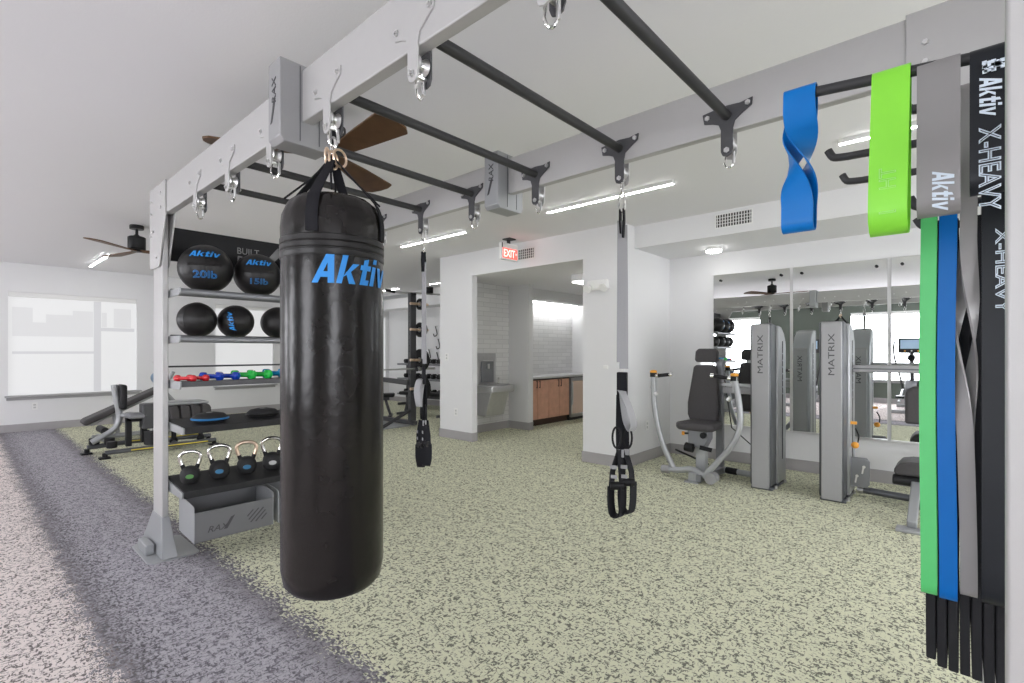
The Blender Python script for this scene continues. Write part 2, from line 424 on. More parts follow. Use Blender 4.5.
w1 = window('x', XW, .55, 2.23, .58, 2.26, 1, [(1.62, 1.72, .60, 2.18), (1.72, 2.2, 1.66, 1.72), (.6, 1.62, 1.26, 1.30)])
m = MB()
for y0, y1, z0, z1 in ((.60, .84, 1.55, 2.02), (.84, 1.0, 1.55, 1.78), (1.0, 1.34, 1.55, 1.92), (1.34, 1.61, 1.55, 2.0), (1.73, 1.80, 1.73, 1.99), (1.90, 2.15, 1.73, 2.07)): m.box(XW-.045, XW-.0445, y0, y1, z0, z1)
m.build('building_outline_on_shade', SHADE_T, w1, flat=True)  # silhouette of the building opposite, painted as dimmer patches
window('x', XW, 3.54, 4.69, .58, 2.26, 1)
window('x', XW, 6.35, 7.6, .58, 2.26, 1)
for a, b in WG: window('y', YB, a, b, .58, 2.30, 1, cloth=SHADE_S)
for a, b in WFILL: window('x', XR, a, b, .58, 2.30, -1, cloth=SHADE_S)

# ------------------------------------------------------------------ mirrors on the wall
MR = math.radians(0.42)
def mirror(x0, x1, label):
    xc = (x0+x1)/2; hw = (x1-x0)/2
    t = thing('wall_mirror', label, 'mirror', (xc, YM-.012, 0), 0, 'tall frameless mirrors on the wall behind the machines')
    m = MB().box(-hw, hw, -.004, .004, .43, 2.215); m.xf(Matrix.Rotation(MR, 4, 'Z')); m.build('glass', MIRROR, t, flat=True)
    for sx in (-1, 1):
        MB().cyl((sx*(hw-.085), -.013-sx*.003, 2.145), (sx*(hw-.085), -.026, 2.145), .014, n=14).build('clip', BLACKP, t)
    MB().box(-hw, hw, -.014, .010, .415, .435).build('bottom_channel', STEEL, t, bevel=.002, segs=1)
    return t
mirror(-2.228, -1.404, 'tall wall mirror beside the corner, behind the chest press seat')
mirror(-1.372, -.546, 'tall wall mirror between the two lettered machine towers')
mirror(-.514, .31, 'tall wall mirror partly hidden by the hanging green band')
mirror(.342, 1.166, 'tall wall mirror beyond the rig upright, nearest the far end')

# ------------------------------------------------------------------ ceiling lights
def linear_light(x0, x1, y, label):
    t = thing('linear_ceiling_light', label, 'ceiling light', ((x0+x1)/2, y, CZ), 0, 'slim linear lights on the ceiling'); h = (x1-x0)/2
    MB().box(-h, h, -.018, .018, -.030, 0).build('housing', WHITEP, t)
    MB().box(-h+.002, h-.002, -.017, .017, -.033, -.030).build('diffuser', LEDM, t)
for x0, x1, y, l in ((-5.60, -4.34, 4.0, 'slim linear ceiling light between the punching bag and the exit sign'), (-3.12, -1.79, 4.0, 'slim linear ceiling light above the corridor opening, nearest the exit sign'),
        (-.62, .66, 4.0, 'slim linear ceiling light crossed by the lime and grey bands'), (1.85, 3.1, 4.0, 'slim linear ceiling light in the corner beyond the mirrors'), (-8.07, -6.8, 4.0, 'slim linear ceiling light behind the punching bag'),
        (-10.70, -9.15, 1.48, 'slim linear ceiling light beside the fan near the big window'), (-10.6, -9.38, 6.62, 'far slim ceiling light over the squat rack, nearest the bag'),
        (-8.27, -7.0, 6.62, 'far slim ceiling light over the dumbbell rack beside the white wall'),
        (-10.0, -8.7, -2.2, 'fill light added along the green wall, first from the big window'), (-7.2, -5.9, -2.2, 'fill light added along the green wall, second from the big window'), (-4.4, -3.1, -2.2, 'fill light added along the green wall, third from the big window'),  # unseen row along the green wall, added to fill the room with light
        (-1.6, -.3, -2.2, 'fill light added along the green wall, behind the rig'), (1.2, 2.5, -2.2, 'fill light added along the green wall, beside the right wall')):
    linear_light(x0, x1, y, l)
t = thing('round_ceiling_light', 'round flush ceiling light under the soffit above the mirrors', 'ceiling light', (-2.10, 5.76, 2.48))
MB().cyl((0,0,0), (0,0,-.035), .085, n=32).build('housing', WHITEP, t)
MB().lathe([(.083,-.035),(.083,-.048),(.06,-.056),(0,-.058)], n=32).build('diffuser', LEDW, t)
t = thing('square_ceiling_light', 'square surface ceiling light seen through the corridor opening', 'ceiling light', (-4.05, 6.1, 2.41))
MB().box(-.15, .15, -.15, .15, -.10, 0).build('housing', WHITEP, t, bevel=.005)
MB().box(-.14, .14, -.14, .14, -.115, -.10).build('diffuser', LEDW, t)
MB().box(-5.92, -5.90, 6.5, 8.55, 2.215, 2.23).build('t', LEDS)
o = bpy.data.objects['t']; o.name = 'led_strip_light'; tag(o, 'bright light strip under the cabinet alcove soffit', 'strip light')

# ceiling fans
def fan(x, y, rot, label):
    t = thing('ceiling_fan', label, 'ceiling fan', (x, y, CZ), rot, 'ceiling fans in one row')
    MB().cyl((0,0,0), (0,0,-.045), .068, n=28).build('canopy', BLACKP, t, bevel=.004)
    MB().cyl((0,0,-.04), (0,0,-.12), .014, n=12).lathe([(.014,-.10),(.035,-.12),(.035,-.13)], n=20).build('downrod', BLACKP, t)
    MB().lathe([(0,-.125),(.07,-.127),(.085,-.137),(.085,-.265),(.08,-.275),(0,-.275)], n=32).build('motor', BLACKP, t)
    MB().cyl((0,0,-.275), (0,0,-.30), .05, n=24).build('hub_plate', BLACKP, t)
    for k in range(3):
        a = 2*PI*k/3
        pr = [(.03, -.035), (.10, -.045), (.30, -.075), (.60, -.105), (.635, -.06), (.645, .0), (.635, .06), (.60, .095), (.30, .065), (.10, .04), (.03, .03)]
        m = MB().prism(pr, 'xy', -.005, .005)
        m.xf(Matrix.Translation((0,0,-.292)) @ Matrix.Rotation(a, 4, 'Z') @ Matrix.Rotation(math.radians(-9), 4, 'X'))
        m.build('blade', WALNUT, t)
    return t
fan(-2.72, 1.45, math.radians(1), 'ceiling fan with brown blades right behind the punching bag straps')
fan(-6.97, 1.37, math.radians(-47), 'ceiling fan with black motor beside the rig upright, near the big window')

# ------------------------------------------------------------------ the training rig
rig = thing('training_rig', 'large silver overhead training rig with black monkey bars and shelves', 'exercise rig', (0, 0, 0))
YA0, YA1 = .870, .912          # near beam
YR0, YR1 = 2.020, 2.062        # far beam
ZB0, ZB1 = 2.162, 2.356
for y0, y1 in ((YA0, YA1), (YR0, YR1)):
    for x0, x1 in ((-3.72, -1.95), (-1.846, -.0)):
        MB().box(x0, x1, y0, y1, ZB0, ZB1).build('beam', SILVER, rig, bevel=.004)
# uprights
for x0, x1 in ((-3.99, -3.775), (.041, .25)):
    for y0, y1 in ((YA0+.004, YA1-.004), (YR0+.004, YR1-.004)):
        MB().box(x0, x1, y0, y1, .008, ZB1).build('upright', SILVER, rig, bevel=.004)
        s = 1 if x0 < -1 else -1; xi = x1 if s > 0 else x0
        yc = (y0+y1)/2
        # foot: flared gusset box, plate, toe block
        hw = .043
        xo = x0 if s > 0 else x1
        a, b = (x0-.02, x1+.02)
        m = MB(); lo = [(a-.16, yc-hw), (b+.09, yc-hw), (b+.09, yc+hw), (a-.16, yc+hw)] if s > 0 else [(a-.09, yc-hw), (b+.16, yc-hw), (b+.16, yc+hw), (a-.09, yc+hw)]
        hi = [(x0-.004, y0-.004), (x1+.004, y0-.004), (x1+.004, y1+.004), (x0-.004, y1+.004)]
        m.add([(p[0], p[1], .010) for p in lo] + [(p[0], p[1], .245) for p in hi], [(0,1,2,3),(4,5,6,7),(0,1,5,4),(1,2,6,5),(2,3,7,6),(3,0,4,7)])
        m.build('foot_gusset', MSILV, rig, bevel=.003, segs=1)
        px0, px1 = (-4.12, -3.655) if s > 0 else (-.09, .37)
        m = MB().prism([(px0+.03, yc-.115), (px1-.03, yc-.115), (px1, yc-.085), (px1, yc+.14), (px1-.03, yc+.165), (px0+.03, yc+.165), (px0, yc+.14), (px0, yc-.085)], 'xy', 0.0, .009)
        m.build('base_plate', MSILV, rig, bevel=.002, segs=1)
        xm = (px0+px1)/2-.03
        MB().box(xm-.10, xm+.10, yc-.095, yc-.048, .009, .075).build('toe_block', MSILV, rig, bevel=.006)
        # head gussets, one on each face
        for yy0, yy1, mm in ((y0-.012, y0-.0045, SILVER), (y1+.0045, y1+.012, SILVER)):
            if s > 0: poly = [(-4.03, 2.365), (-3.66, 2.365), (-3.66, 2.150), (-3.79, 1.86), (-3.81, 1.84), (-4.0, 1.84), (-4.03, 1.87)]
            else: poly = [(.28, 2.365), (-.133, 2.365), (-.133, 2.10), (.03, 1.86), (.05, 1.84), (.25, 1.84), (.28, 1.87)]
            g = MB().prism(poly, 'xz', yy0, yy1).build('head_gusset', mm, rig, bevel=.0015, segs=1)
            yb = yy0 if yy0 < y0 else yy1; sg = -1 if yy0 < y0 else 1
            for bx, bz in ((-3.97, 2.28), (-3.97, 2.20), (-3.75, 2.30), (-3.75, 2.21), (-3.93, 2.08), (-3.99, 2.06), (-3.85, 1.90)) if s > 0 else ((-.085, 2.26), (-.085, 2.20), (.2, 2.28), (.2, 2.2)):
                MB().cyl((bx, yb-sg*.001, bz), (bx, yb+sg*.008, bz), .010, .008, n=6).build('bolt', STEEL, g)
# middle connector boxes with cut-out lettering
for yc in ((YA0+YA1)/2, (YR0+YR1)/2):
    y0, y1 = yc-.103, yc+.10
    x0, x1 = -1.948, -1.846
    m = MB().prism([(y0, 2.092), (y0+.018, 2.074), (y1-.018, 2.074), (y1, 2.092), (y1, 2.378), (y0, 2.378)], 'yz', x0, x1)
    c = m.build('connector_box', MLIGHT if yc < 1 else MSILV, rig, bevel=.003)
    mb = MB()
    for yy in (yc-.03, yc+.045): mb.box(x1, x1+.002, yy, yy+.003, 2.09, 2.37)
    mb.build('fold_line', MDARK, c)
    fn = lambda u, v, w, y0=y0: (-1.897-.018+v, y0-.0015-w, 2.255-u)
    text_mb('RAX', .034, lambda u, v, w: (-1.88-v, y0-.0012-w, 2.270-u*-1), .0008, .0, .2, width=.10).build('lettering', PRINTD, c)
    MB().prism([(-1.925, 2.15), (-1.912, 2.155), (-1.883, 2.235), (-1.902, 2.225)], 'xz', y0-.002, y0-.0003).build('swoosh_mark', PRINTD, c)
# bars and hanger brackets
XS = [-.684, -1.158, -1.652, -2.134, -2.615, -3.095]
def tee(x, yy0, yy1, m, flip=False):
    pts = [(-.095, 2.252), (-.05, 2.258), (0, 2.262), (.05, 2.258), (.095, 2.266), (.092, 2.238), (.055, 2.214), (.030, 2.196), (.023, 2.17), (.023, 2.085), (.016, 2.068), (0, 2.062), (-.016, 2.068), (-.023, 2.085), (-.023, 2.17), (-.032, 2.194), (-.055, 2.204), (-.088, 2.212)]
    return MB().prism([(x+a, b) for a, b in pts], 'xz', yy0, yy1)
def dots(x, y, sg, par):
    for bx, bz, r in ((-.075, 2.232, .010), (.078, 2.248, .010), (0, 2.087, .011)):
        MB().lathe([(0, -.001), (r, -.001), (r, .006), (r*.6, .006), (r*.5, .010), (0, .010)] if sg > 0 else [(0, -.010), (r*.5, -.010), (r*.6, -.006), (r, -.006), (r, .001), (0, .001)], (x+bx, y, bz), 6, 'y').build('bolt', STEEL, par)
for x in XS:
    c = MB().cyl((x, YA1+.004, 2.222), (x, YR0-.004, 2.222), .0185, n=20).build('crossbar', CHAR, rig)
    for a, b, m, yb, sg in ((YA0-.006, YA0, SILVER, YA0-.006, -1), (YA1, YA1+.006, CHARP, YA1+.006, 1), (YR0-.006, YR0, CHARP, YR0-.006, -1), (YR1, YR1+.006, SILVER, YR1+.006, 1)):
        g = tee(x, a, b, m).build('hanger_plate', m, rig, bevel=.001, segs=1); dots(x, yb, sg, g)
    for y0, y1 in ((YA0, YA1), (YR0, YR1)):
        MB().lathe([(.022, y0+.001), (.027, y0+.006), (.018, (y0+y1)/2-.004), (.018, (y0+y1)/2+.004), (.027, y1-.006), (.022, y1-.001)], (x, 0, 2.118), 20, 'y').cyl((x, y0-.002, 2.087), (x, y1+.002, 2.087), .006, n=10).build('roller', STEEL, rig)
# carabiners clipped to the hangers: things of their own
def carabiner_mb():
    m = MB(); pts = []
    for k in range(24):
        a = 2*PI*k/24; pts.append((.017*math.cos(a)*(1 if math.sin(a) < 0 else .9), 0, -.005+.036*math.sin(a)))
    m.tube(pts, .0042, 8, closed=True)
    return m
cb = carabiner_mb().build('carabiner', CHROME)
MB().cyl((.0165, 0, -.025), (.0165, 0, .02), .0058, n=10).build('gate', STEEL, cb)
tag(cb, None, 'carabiner', 'steel carabiners hanging from the rig')
names = ['nearest', 'second', 'third', 'fourth', 'fifth', 'farthest']
first = True
for side, y in (('near beam', .891), ('far beam', 2.041)):
    for i, x in enumerate(XS):
        lab = 'steel carabiner under the %s of the rig, %s one along it' % (side, names[i])
        if side == 'near beam' and i == 2: lab = 'steel carabiner on the near beam that carries the punching bag'
        if side == 'far beam' and i == 1: lab = 'steel carabiner on the far beam holding the suspension trainer near the white column'
        if side == 'far beam' and i == 4: lab = 'steel carabiner on the far beam holding the suspension trainer beside the bag'
        if first: cb.location = (x, y, 2.066); cb.rotation_euler = (0, 0, .5); cb['label'] = lab; first = False
        else: dup(cb, (x, y, 2.066), .3+.5*((i*3) % 4), lab)

# shelves between the two end uprights
YS0, YS1 = .925, 2.007
XP = -3.895
def shelf_bracket(parent, z, xf, zf, h=.05, xb=-4.2, zb=None):
    zb = z if zb is None else zb
    for y0, y1 in ((YS0-.010, YS0+.0), (YS1, YS1+.010)):
        m = MB().prism([(xb, zb-h*.5), (XP, z-h), (xf-.01, zf-h*.9), (xf, zf-h*.6), (xf, zf+.004), (xb, zb+.004)], 'xz', y0, y1)
        m.build('end_bracket', MSILV, parent, bevel=.002, segs=1)
for z in (1.672, 1.376):          # ball rails
    s = MB().cyl((-3.59, YS0, z), (-3.59, YS1, z), .021, n=16).build('shelf', MMID, rig)
    MB().cyl((-3.80, YS0, z+.012), (-3.80, YS1, z+.012), .021, n=16).build('rear_rail', MMID, s)
    shelf_bracket(s, z+.018, -3.57, z+.018, .045, -3.84)
s = MB().box(-3.86, -3.575, YS0, YS1, 1.092, 1.104).box(-3.585, -3.572, YS0, YS1, 1.078, 1.112).build('shelf', CHARP, rig, bevel=.002, segs=1)
MB().cyl((-3.86, YS0, 1.20), (-3.86, YS1, 1.20), .006, n=8).build('rear_rail', CHARP, s)
shelf_bracket(s, 1.11, -3.56, 1.11, .05, -3.88)
for zf, zb, xf in ((.838, .850, -3.485), (.442, .478, -3.51)):
    xb = -3.90; dz = (zb-zf)
    m = MB().prism([(xb, zb-.03), (xf, zf-.042), (xf, zf), (xb, zb)], 'xz', YS0+.001, YS1-.001)
    s = m.build('shelf', RUBBER, rig, bevel=.002, segs=1)
    shelf_bracket(s, zf-.004, xf-.012, zf-.008, .042, xb-.03, zb-.008)
# black printed banner at the top
s = MB().box(-3.905, -3.885, YS0-.005, YS1+.005, 1.90, 2.122).build('banner_panel', BLACKP, rig)
text_mb('BUILT', .045, lambda u, v, w: (-3.884+w, 1.43+u, 2.005+v), .0008, .0, 0, width=.15).build('lettering', PRINTG, s)
text_mb('RAX', .085, lambda u, v, w: (-3.884+w, 1.46+u, 1.905+v), .0008, .0, .1, width=.22).build('lettering', PRINTG, s)
MB().prism([(1.50, 1.91), (1.55, 1.91), (1.72, 2.09), (1.64, 2.085)], 'yz', -3.885, -3.8835).build('swoosh_mark', PRINTG, s)
# slide-out bins under the lowest shelf
for y0, y1 in ((.950, 1.405), (1.445, 1.90)):
    b = MB().box(-3.405, -3.400, y0, y1, .152, .332).box(-3.68, -3.675, y0, y1, .16, .37).box(-3.68, -3.40, y0, y1, .152, .158).build('storage_bin', BINM, rig, bevel=.001, segs=1)
    for yy in (y0-.004, y1):
        m = MB().prism([(-3.70, .165), (-3.42, .152), (-3.40, .152), (-3.40, .362), (-3.42, .372), (-3.66, .392), (-3.70, .392)], 'xz', yy, yy+.004)
        m.build('side_plate', MSILV, b, bevel=.001, segs=1)
    m = MB()
    for k in range(5):
        L = (.05, .085, .11, .085, .045)[k]; cy = y1-.10+(k-2)*.021; cz = .243-(k-2)*.010; d = L/2*.72
        m.bar((-3.3985, cy-d, cz-d), (-3.3985, cy+d, cz+d), .003, .006, up=(0,-1,1))
    m.build('vent_slot', PRINTD, b)
    text_mb('RAX', .036, lambda u, v, w: (-3.3995+w, y0+.13+u, .200+v), .0006, .0, .3, width=.12).build('lettering', PRINTD, b)
    MB().prism([(y0+.158, .20), (y0+.178, .20), (y0+.222, .275), (y0+.200, .268)], 'yz', -3.3997, -3.398).build('swoosh_mark', PRINTD, b)
    # mount arms join the bin to the shelf above
    for yy in (y0+.01, y1-.02): MB().box(-3.69, -3.66, yy, yy+.012, .37, .425).build('mount_arm', CHARP, b)
# storage pegs on the near end frame
MB().box(.12, .16, .912, 2.02, 1.80, 1.90).build('peg_rail', SILVER, rig, bevel=.003)
MB().box(.12, .16, .912, 2.02, 1.62, 1.70).build('peg_rail', SILVER, rig, bevel=.003)
def peg(y, z, xt, up=.022, dz=.012):
    pts = [(.12, y, z-dz), (xt+.05, y, z+.001)] + smooth([(xt+.03, y, z+.003), (xt+.012, y, z+.008), (xt, y, z+.012+up*.8)], 4)
    MB().tube(pts, .0105, 14).build('storage_peg', CHAR, rig)
MB().tube([(.12, 1.20, 1.807), (-.265, 1.20, 1.8455)], .0105, 14).build('storage_peg', CHAR, rig); peg(1.42, 1.832, -.10); peg(1.67, 1.845, -.285); peg(1.93, 1.845, -.29); peg(1.60, 1.655, -.098); peg(1.86, 1.655, -.098)

# ------------------------------------------------------------------ punching bag
bag = thing('punching_bag', 'long black vinyl punching bag hanging by straps from the rig', 'punching bag', (-1.652, .891, 0), 0)
R = .171
prof = [(0, .482), (.10, .483), (.145, .490), (.162, .510), (R, .56), (R, 1.612)]
m = MB().lathe(prof, n=64); m.build('shell', VINYL, bag)
sh = MB().lathe([(R+.001, 1.612), (R+.003, 1.616), (R+.003, 1.632), (R, 1.635), (R, 1.638), (R+.003, 1.641), (R+.003, 1.656), (R, 1.659), (R+.003, 1.663), (R+.003, 1.678), (R, 1.682)], n=64).build('seam_band', VINYL2, bag)
top = MB(); nn = 72; prof = [(R, 1.682), (R+.001, 1.72), (.166, 1.765), (.150, 1.805), (.125, 1.826), (.08, 1.832), (.0, 1.834)]
for i, (r, z) in enumerate(prof):
    for j in range(nn):
        a = 2*PI*j/nn; k = 1+.010*math.sin(a*18)*(1 if 2 <= i <= 4 else 0)
        top.v.append(Vector((r*k*math.cos(a), r*k*math.sin(a), z)))
for i in range(len(prof)-1):
    for j in range(nn): top.f.append((i*nn+j, i*nn+(j+1) % nn, (i+1)*nn+(j+1) % nn, (i+1)*nn+j))
top.build('top_cap', VINYL, bag)
vd = Vector((-1.652, .891, 0)).normalized(); rt = Vector((-vd.y*-1, -vd.x*1, 0)); rt = Vector((vd.y, -vd.x, 0))
def wrap(phi0, z0, rr=R, sx=1.0):
    def fn(u, v, w):
        p = phi0+u/rr*sx; d = (-vd*math.cos(p)+rt*math.sin(p))*(rr+.0008+w); return (d.x, d.y, z0+v)
    return fn
heavy_mb('Aktiv', .092, .30, wrap(math.radians(28), 1.520)).build('lettering', AKBLUE, bag)
ring = MB()
for k, (dx, dz) in enumerate(((-.02, 1.985), (0, 1.975), (.022, 1.985))):
    pts = []
    for q in range(20):
        a = 2*PI*q/20; pts.append((dx*rt.x+rt.x*.022*math.cos(a)*(.3+.35*k)+vd.x*.02*math.cos(a), dx*rt.y+rt.y*.022*math.cos(a)*(.3+.35*k)+vd.y*.02*math.cos(a), dz+.030*math.sin(a)))
    ring.tube(pts, .0045, 8, closed=True)
ring.build('ring', COPPER, bag)
hk = MB().tube(smooth([(0,0,2.055), (.012,0,2.045), (.014,0,2.02), (0,0,2.0), (-.012,0,2.012), (-.012,0,2.03)], 5), .0055, 8); hk.build('snap_hook', CHROME, bag)
for k, ph in enumerate((-22, 68, 158, -112)):
    a = math.radians(ph); d = -vd*math.cos(a)+rt*math.sin(a); tn = Vector((-d.y, d.x, 0))
    z0 = 1.975
    pts = [d*.012+Vector((0,0,z0)), d*.055+Vector((0,0,1.925)), d*.135+Vector((0,0,1.835)), d*.160+Vector((0,0,1.80)), d*.174+Vector((0,0,1.745)), d*.1735+Vector((0,0,1.686))]
    MB().ribbon(smooth(pts, 4), tn, [.024+.016*min(1, i/10) for i in range(21)], .004).build('strap', WEB, bag)
    p2 = [d*.016+Vector((0,0,1.965))+tn*.01, d*.07+Vector((0,0,1.905))+tn*.02, d*.150+Vector((0,0,1.825))+tn*.055]
    MB().tube(p2, .0035, 6).build('tie_cord', WEB, bag)

# ------------------------------------------------------------------ suspension trainers
def trainer(x, rz, label):
    t = thing('suspension_trainer', label, 'suspension trainer', (x, 2.041, 0), rz, 'suspension trainers hanging from the far beam')
    # loops and anchor
    pts = [(.014*math.cos(a), 0, 1.985+.045*math.sin(a)) for a in [2*PI*k/20 for k in range(20)]]
    MB().tube(pts, .005, 8, closed=True).build('anchor_clip', CHROME, t)
    MB().ribbon([(-.008, 0, 1.95), (-.010, .004, 1.90), (-.006, .004, 1.84)], (0, 1, 0), .030, .006).ribbon([(.008, 0, 1.95), (.010, -.004, 1.90), (.006, 0, 1.82)], (0, 1, 0), .030, .006).build('anchor_loop', WEB, t)
    m = MB().ribbon([(-.008, 0, 1.90), (-.006, 0, 1.6), (-.004, 0, 1.25)], (.9, .4, 0), [.028, .034, .042], .003)
    m.ribbon([(.008, .006, 1.88), (.008, .006, 1.6), (.006, .006, 1.22)], (.9, .45, 0), [.028, .034, .040], .003)
    m.build('main_strap', WEBG, t)
    MB().box(-.024, .024, -.009, .012, 1.085, 1.205).build('locking_sleeve', WEB, t, bevel=.004)
    m = MB().ribbon(smooth([(.0, -.004, 1.12), (.012, -.03, 1.11), (.045, -.050, 1.05), (.064, -.045, .98), (.050, -.035, .945), (.028, -.03, .985), (.014, -.02, 1.05), (.004, -.008, 1.115)], 5), (.5, .8, 0), .040, .003)
    m.build('slack_loop', WEBG, t)
    m = MB().ribbon([(-.010, 0, 1.10), (-.012, 0, .95), (-.010, 0, .80)], (1, .3, 0), .034, .004).ribbon([(.010, .012, 1.08), (.012, .014, .95), (.014, .012, .80)], (1, .3, 0), .032, .004)
    m.build('lower_strap', WEB, t)
    for s in (-1, 1):
        cx = s*.022; cy = s*.012
        ov = [(cx+.020*math.cos(a), cy, .905+.048*math.sin(a)) for a in [2*PI*k/20 for k in range(20)]]
        MB().tube(ov, .005, 8, closed=True).build('cam_ring', BLACKP, t)
    MB().box(-.024, .008, -.006, .004, .815, .85).build('label_patch', WEBG, t); MB().box(.0, .028, .008, .016, .825, .852).build('label_patch', WEBG, t)
    for s in (-1, 1):
        h = MB(); cx = s*.020; cy = s*.014; z0 = .665 if s < 0 else .680
        h.ribbon([(cx*.4, cy, .85), (cx-.018, cy-.01, .75), (cx-.024, cy-.01, z0+.0)], (.5, 1, 0), .034, .004)
        h.ribbon([(cx*.4, cy, .85), (cx+.016, cy+.01, .75), (cx+.022, cy+.01, z0+.0)], (.5, 1, 0), .034, .004)
        hb = h.build('handle_strap', WEB, t)
        MB().box(cx-.026, cx+.006, cy-.024, cy-.020, .765, .782).build('stitch_patch', WEBG, hb)
        MB().box(cx-.022, cx+.006, cy-.024, cy-.020, .722, .738).build('stitch_patch', WEBG, hb)
        g = MB().cyl((cx-.030, cy-.012, z0+.02), (cx+.028, cy+.012, z0+.02), .019, n=16).build('grip', BLACKP, t)
        MB().ribbon(smooth([(cx-.026, cy-.008, z0+.02), (cx-.026, cy-.008, z0-.06), (cx-.018, cy, z0-.112), (cx+.014, cy, z0-.116), (cx+.024, cy+.008, z0-.07), (cx+.026, cy+.008, z0+.02)], 4), (.35, 1, 0), .048, .006).build('foot_cradle', WEB, t)
    return t
trainer(XS[1], .25, 'grey and black suspension trainer hanging in front of the white column')
trainer(XS[4], -.5, 'grey and black suspension trainer hanging beside the punching bag')

# ------------------------------------------------------------------ bands on the pegs
def band(name, label, cat, grp, xc, w, y, ztop, zbot, m, depth=.016, th=.003, tw=None, par=None, lean=0.0, wob=0.0, bot=None):
    """closed loop over a peg; width runs along the peg; tw=(z_start, z_end, turns)"""
    bd = depth if bot is None else bot
    rt_ = .0125; segs = []
    def off(z):  # half depth of the loop at height z
        f = (ztop-z)/(ztop-zbot); return rt_+(bd-rt_)*min(1, f*1.3)
    nz = 26; down = []
    for i in range(nz+1):
        z = ztop-.011-(ztop-.011-(zbot+bd))*i/nz; down.append((off(z), z))
    path = [(rt_*math.cos(a), ztop-.011+rt_*math.sin(a)) for a in [PI*(k/6) for k in range(1, 6)]]
    loop = [(d, z) for d, z in reversed(down)][:-1]+[(rt_, ztop-.011)]+path+[(-d, z) for d, z in down]
    loop += [(-bd*math.cos(a), zbot+bd-bd*math.sin(a)) for a in [PI*k/6 for k in range(1, 6)]]
    pts = []; wd = []
    for d, z in loop:
        th_ = 0
        if tw:
            f = max(0, min(1, (tw[0]-z)/(tw[0]-tw[1]))); f = f*f*(3-2*f); th_ = f*tw[2]*PI
        c, s = math.cos(th_), math.sin(th_)
        ox = lean*(ztop-z)+wob*math.sin((ztop-z)*7.5)
        pts.append((xc+ox-s*d, y+c*d, z)); wd.append(Vector((c, s, 0)))
    return MB().ribbon(pts, wd, w, th, closed=True)
MG = 'short mini loop bands on the front storage peg'; LG = 'long loop bands hanging behind the mini bands'
def mini(name, label, x0, x1, zbot, m, **k):
    xc = (x0+x1)/2; t = thing(name, label, 'resistance band', (xc, 1.20, 0), 0, MG)
    b = band(name, label, None, MG, 0, x1-x0, 0, {-1: 1.858, 0: 1.839, 1: 1.829, 2: 1.826}[-1 if xc < -.2 else 0 if xc < -.08 else 1 if xc < 0 else 2], zbot, m, **k); b.build('band_loop', m, t); return t
mini('resistance_band', 'short bright blue band twisted in the middle', -.285, -.225, 1.555, BBLUE2, tw=(1.82, 1.60, 1), depth=.008, bot=.017, lean=-.012)
t = mini('resistance_band', 'short lime green band with pale lettering near its fold', -.130, -.071, 1.525, BLIME, depth=.016, bot=.040, lean=-.012)
text_mb('LIGHT', .026, lambda u, v, w: (.010-v, -.0405-w, 1.600+u), .0004, 0, 0, outline=.018, width=.085).build('lettering', PRINTLG, t)
t = mini('resistance_band', 'short grey band between the lime and the black one', -.062, -.002, 1.548, BGREY, depth=.018, bot=.025)
heavy_mb('Aktiv', .030, .075, lambda u, v, w: (-.008+v, -.0285-w, 1.585-u)).build('lettering', PRINTW, t)
t = mini('resistance_band', 'short black band reading X-HEAVY in outlined letters', .010, .068, 1.575, BBLACK, depth=.018, bot=.024)
text_mb('X-HEAVY', .028, lambda u, v, w: (-.018+v, -.0268-w, 1.611-u), .0004, 0, 0, outline=.028, width=.145).build('lettering', PRINTW, t)
heavy_mb('Aktiv', .028, .072, lambda u, v, w: (-.017+v, -.0250-w, 1.733-u)).build('lettering', PRINTW, t)
m = MB()
for k in range(16):
    a = random.random()*.030-.015; b = random.random()*.024
    m.box(a, a+.006, -.0222, -.0205, 1.775+b*.8, 1.780+b*.8+random.random()*.004)
m.build('splash_mark', PRINTW, t)
def longb(label, x0, x1, zbot, m, **k):
    xc = (x0+x1)/2; t = thing('resistance_band', label, 'resistance band', (xc, 1.42, 0), 0, LG)
    band('x', '', None, LG, 0, x1-x0, 0, 1.858, zbot, m, th=.0045, **k).build('band_loop', m, t); return t
t = longb('long green loop band at the outer end of its peg', -.068, -.041, .775, BGREEN, depth=.02, bot=.026, wob=.0015)
text_mb('LIGHT', .012, lambda u, v, w: (-.005+v, -.0245-w, .86-u), .0004, .02, 0, width=.05).build('lettering', PRINTLG, t)
longb('long blue loop band hanging between the green and the grey one', -.038, -.009, .772, BBLUE, depth=.02, bot=.024, wob=.002)
longb('long grey loop band with a twist in its upper half', -.006, .021, .79, BGREY, depth=.012, bot=.014, tw=(1.55, 1.10, 1), wob=.003)
t = longb('long black loop band lettered X-HEAVY nearest the upright', .030, .068, .785, BBLACK, depth=.018, bot=.035)
text_mb('X-HEAVY', .02, lambda u, v, w: (.0+v, -.0385-w, 1.46-u), .0004, 0, 0, outline=.028, width=.17).build('lettering', PRINTW, t)
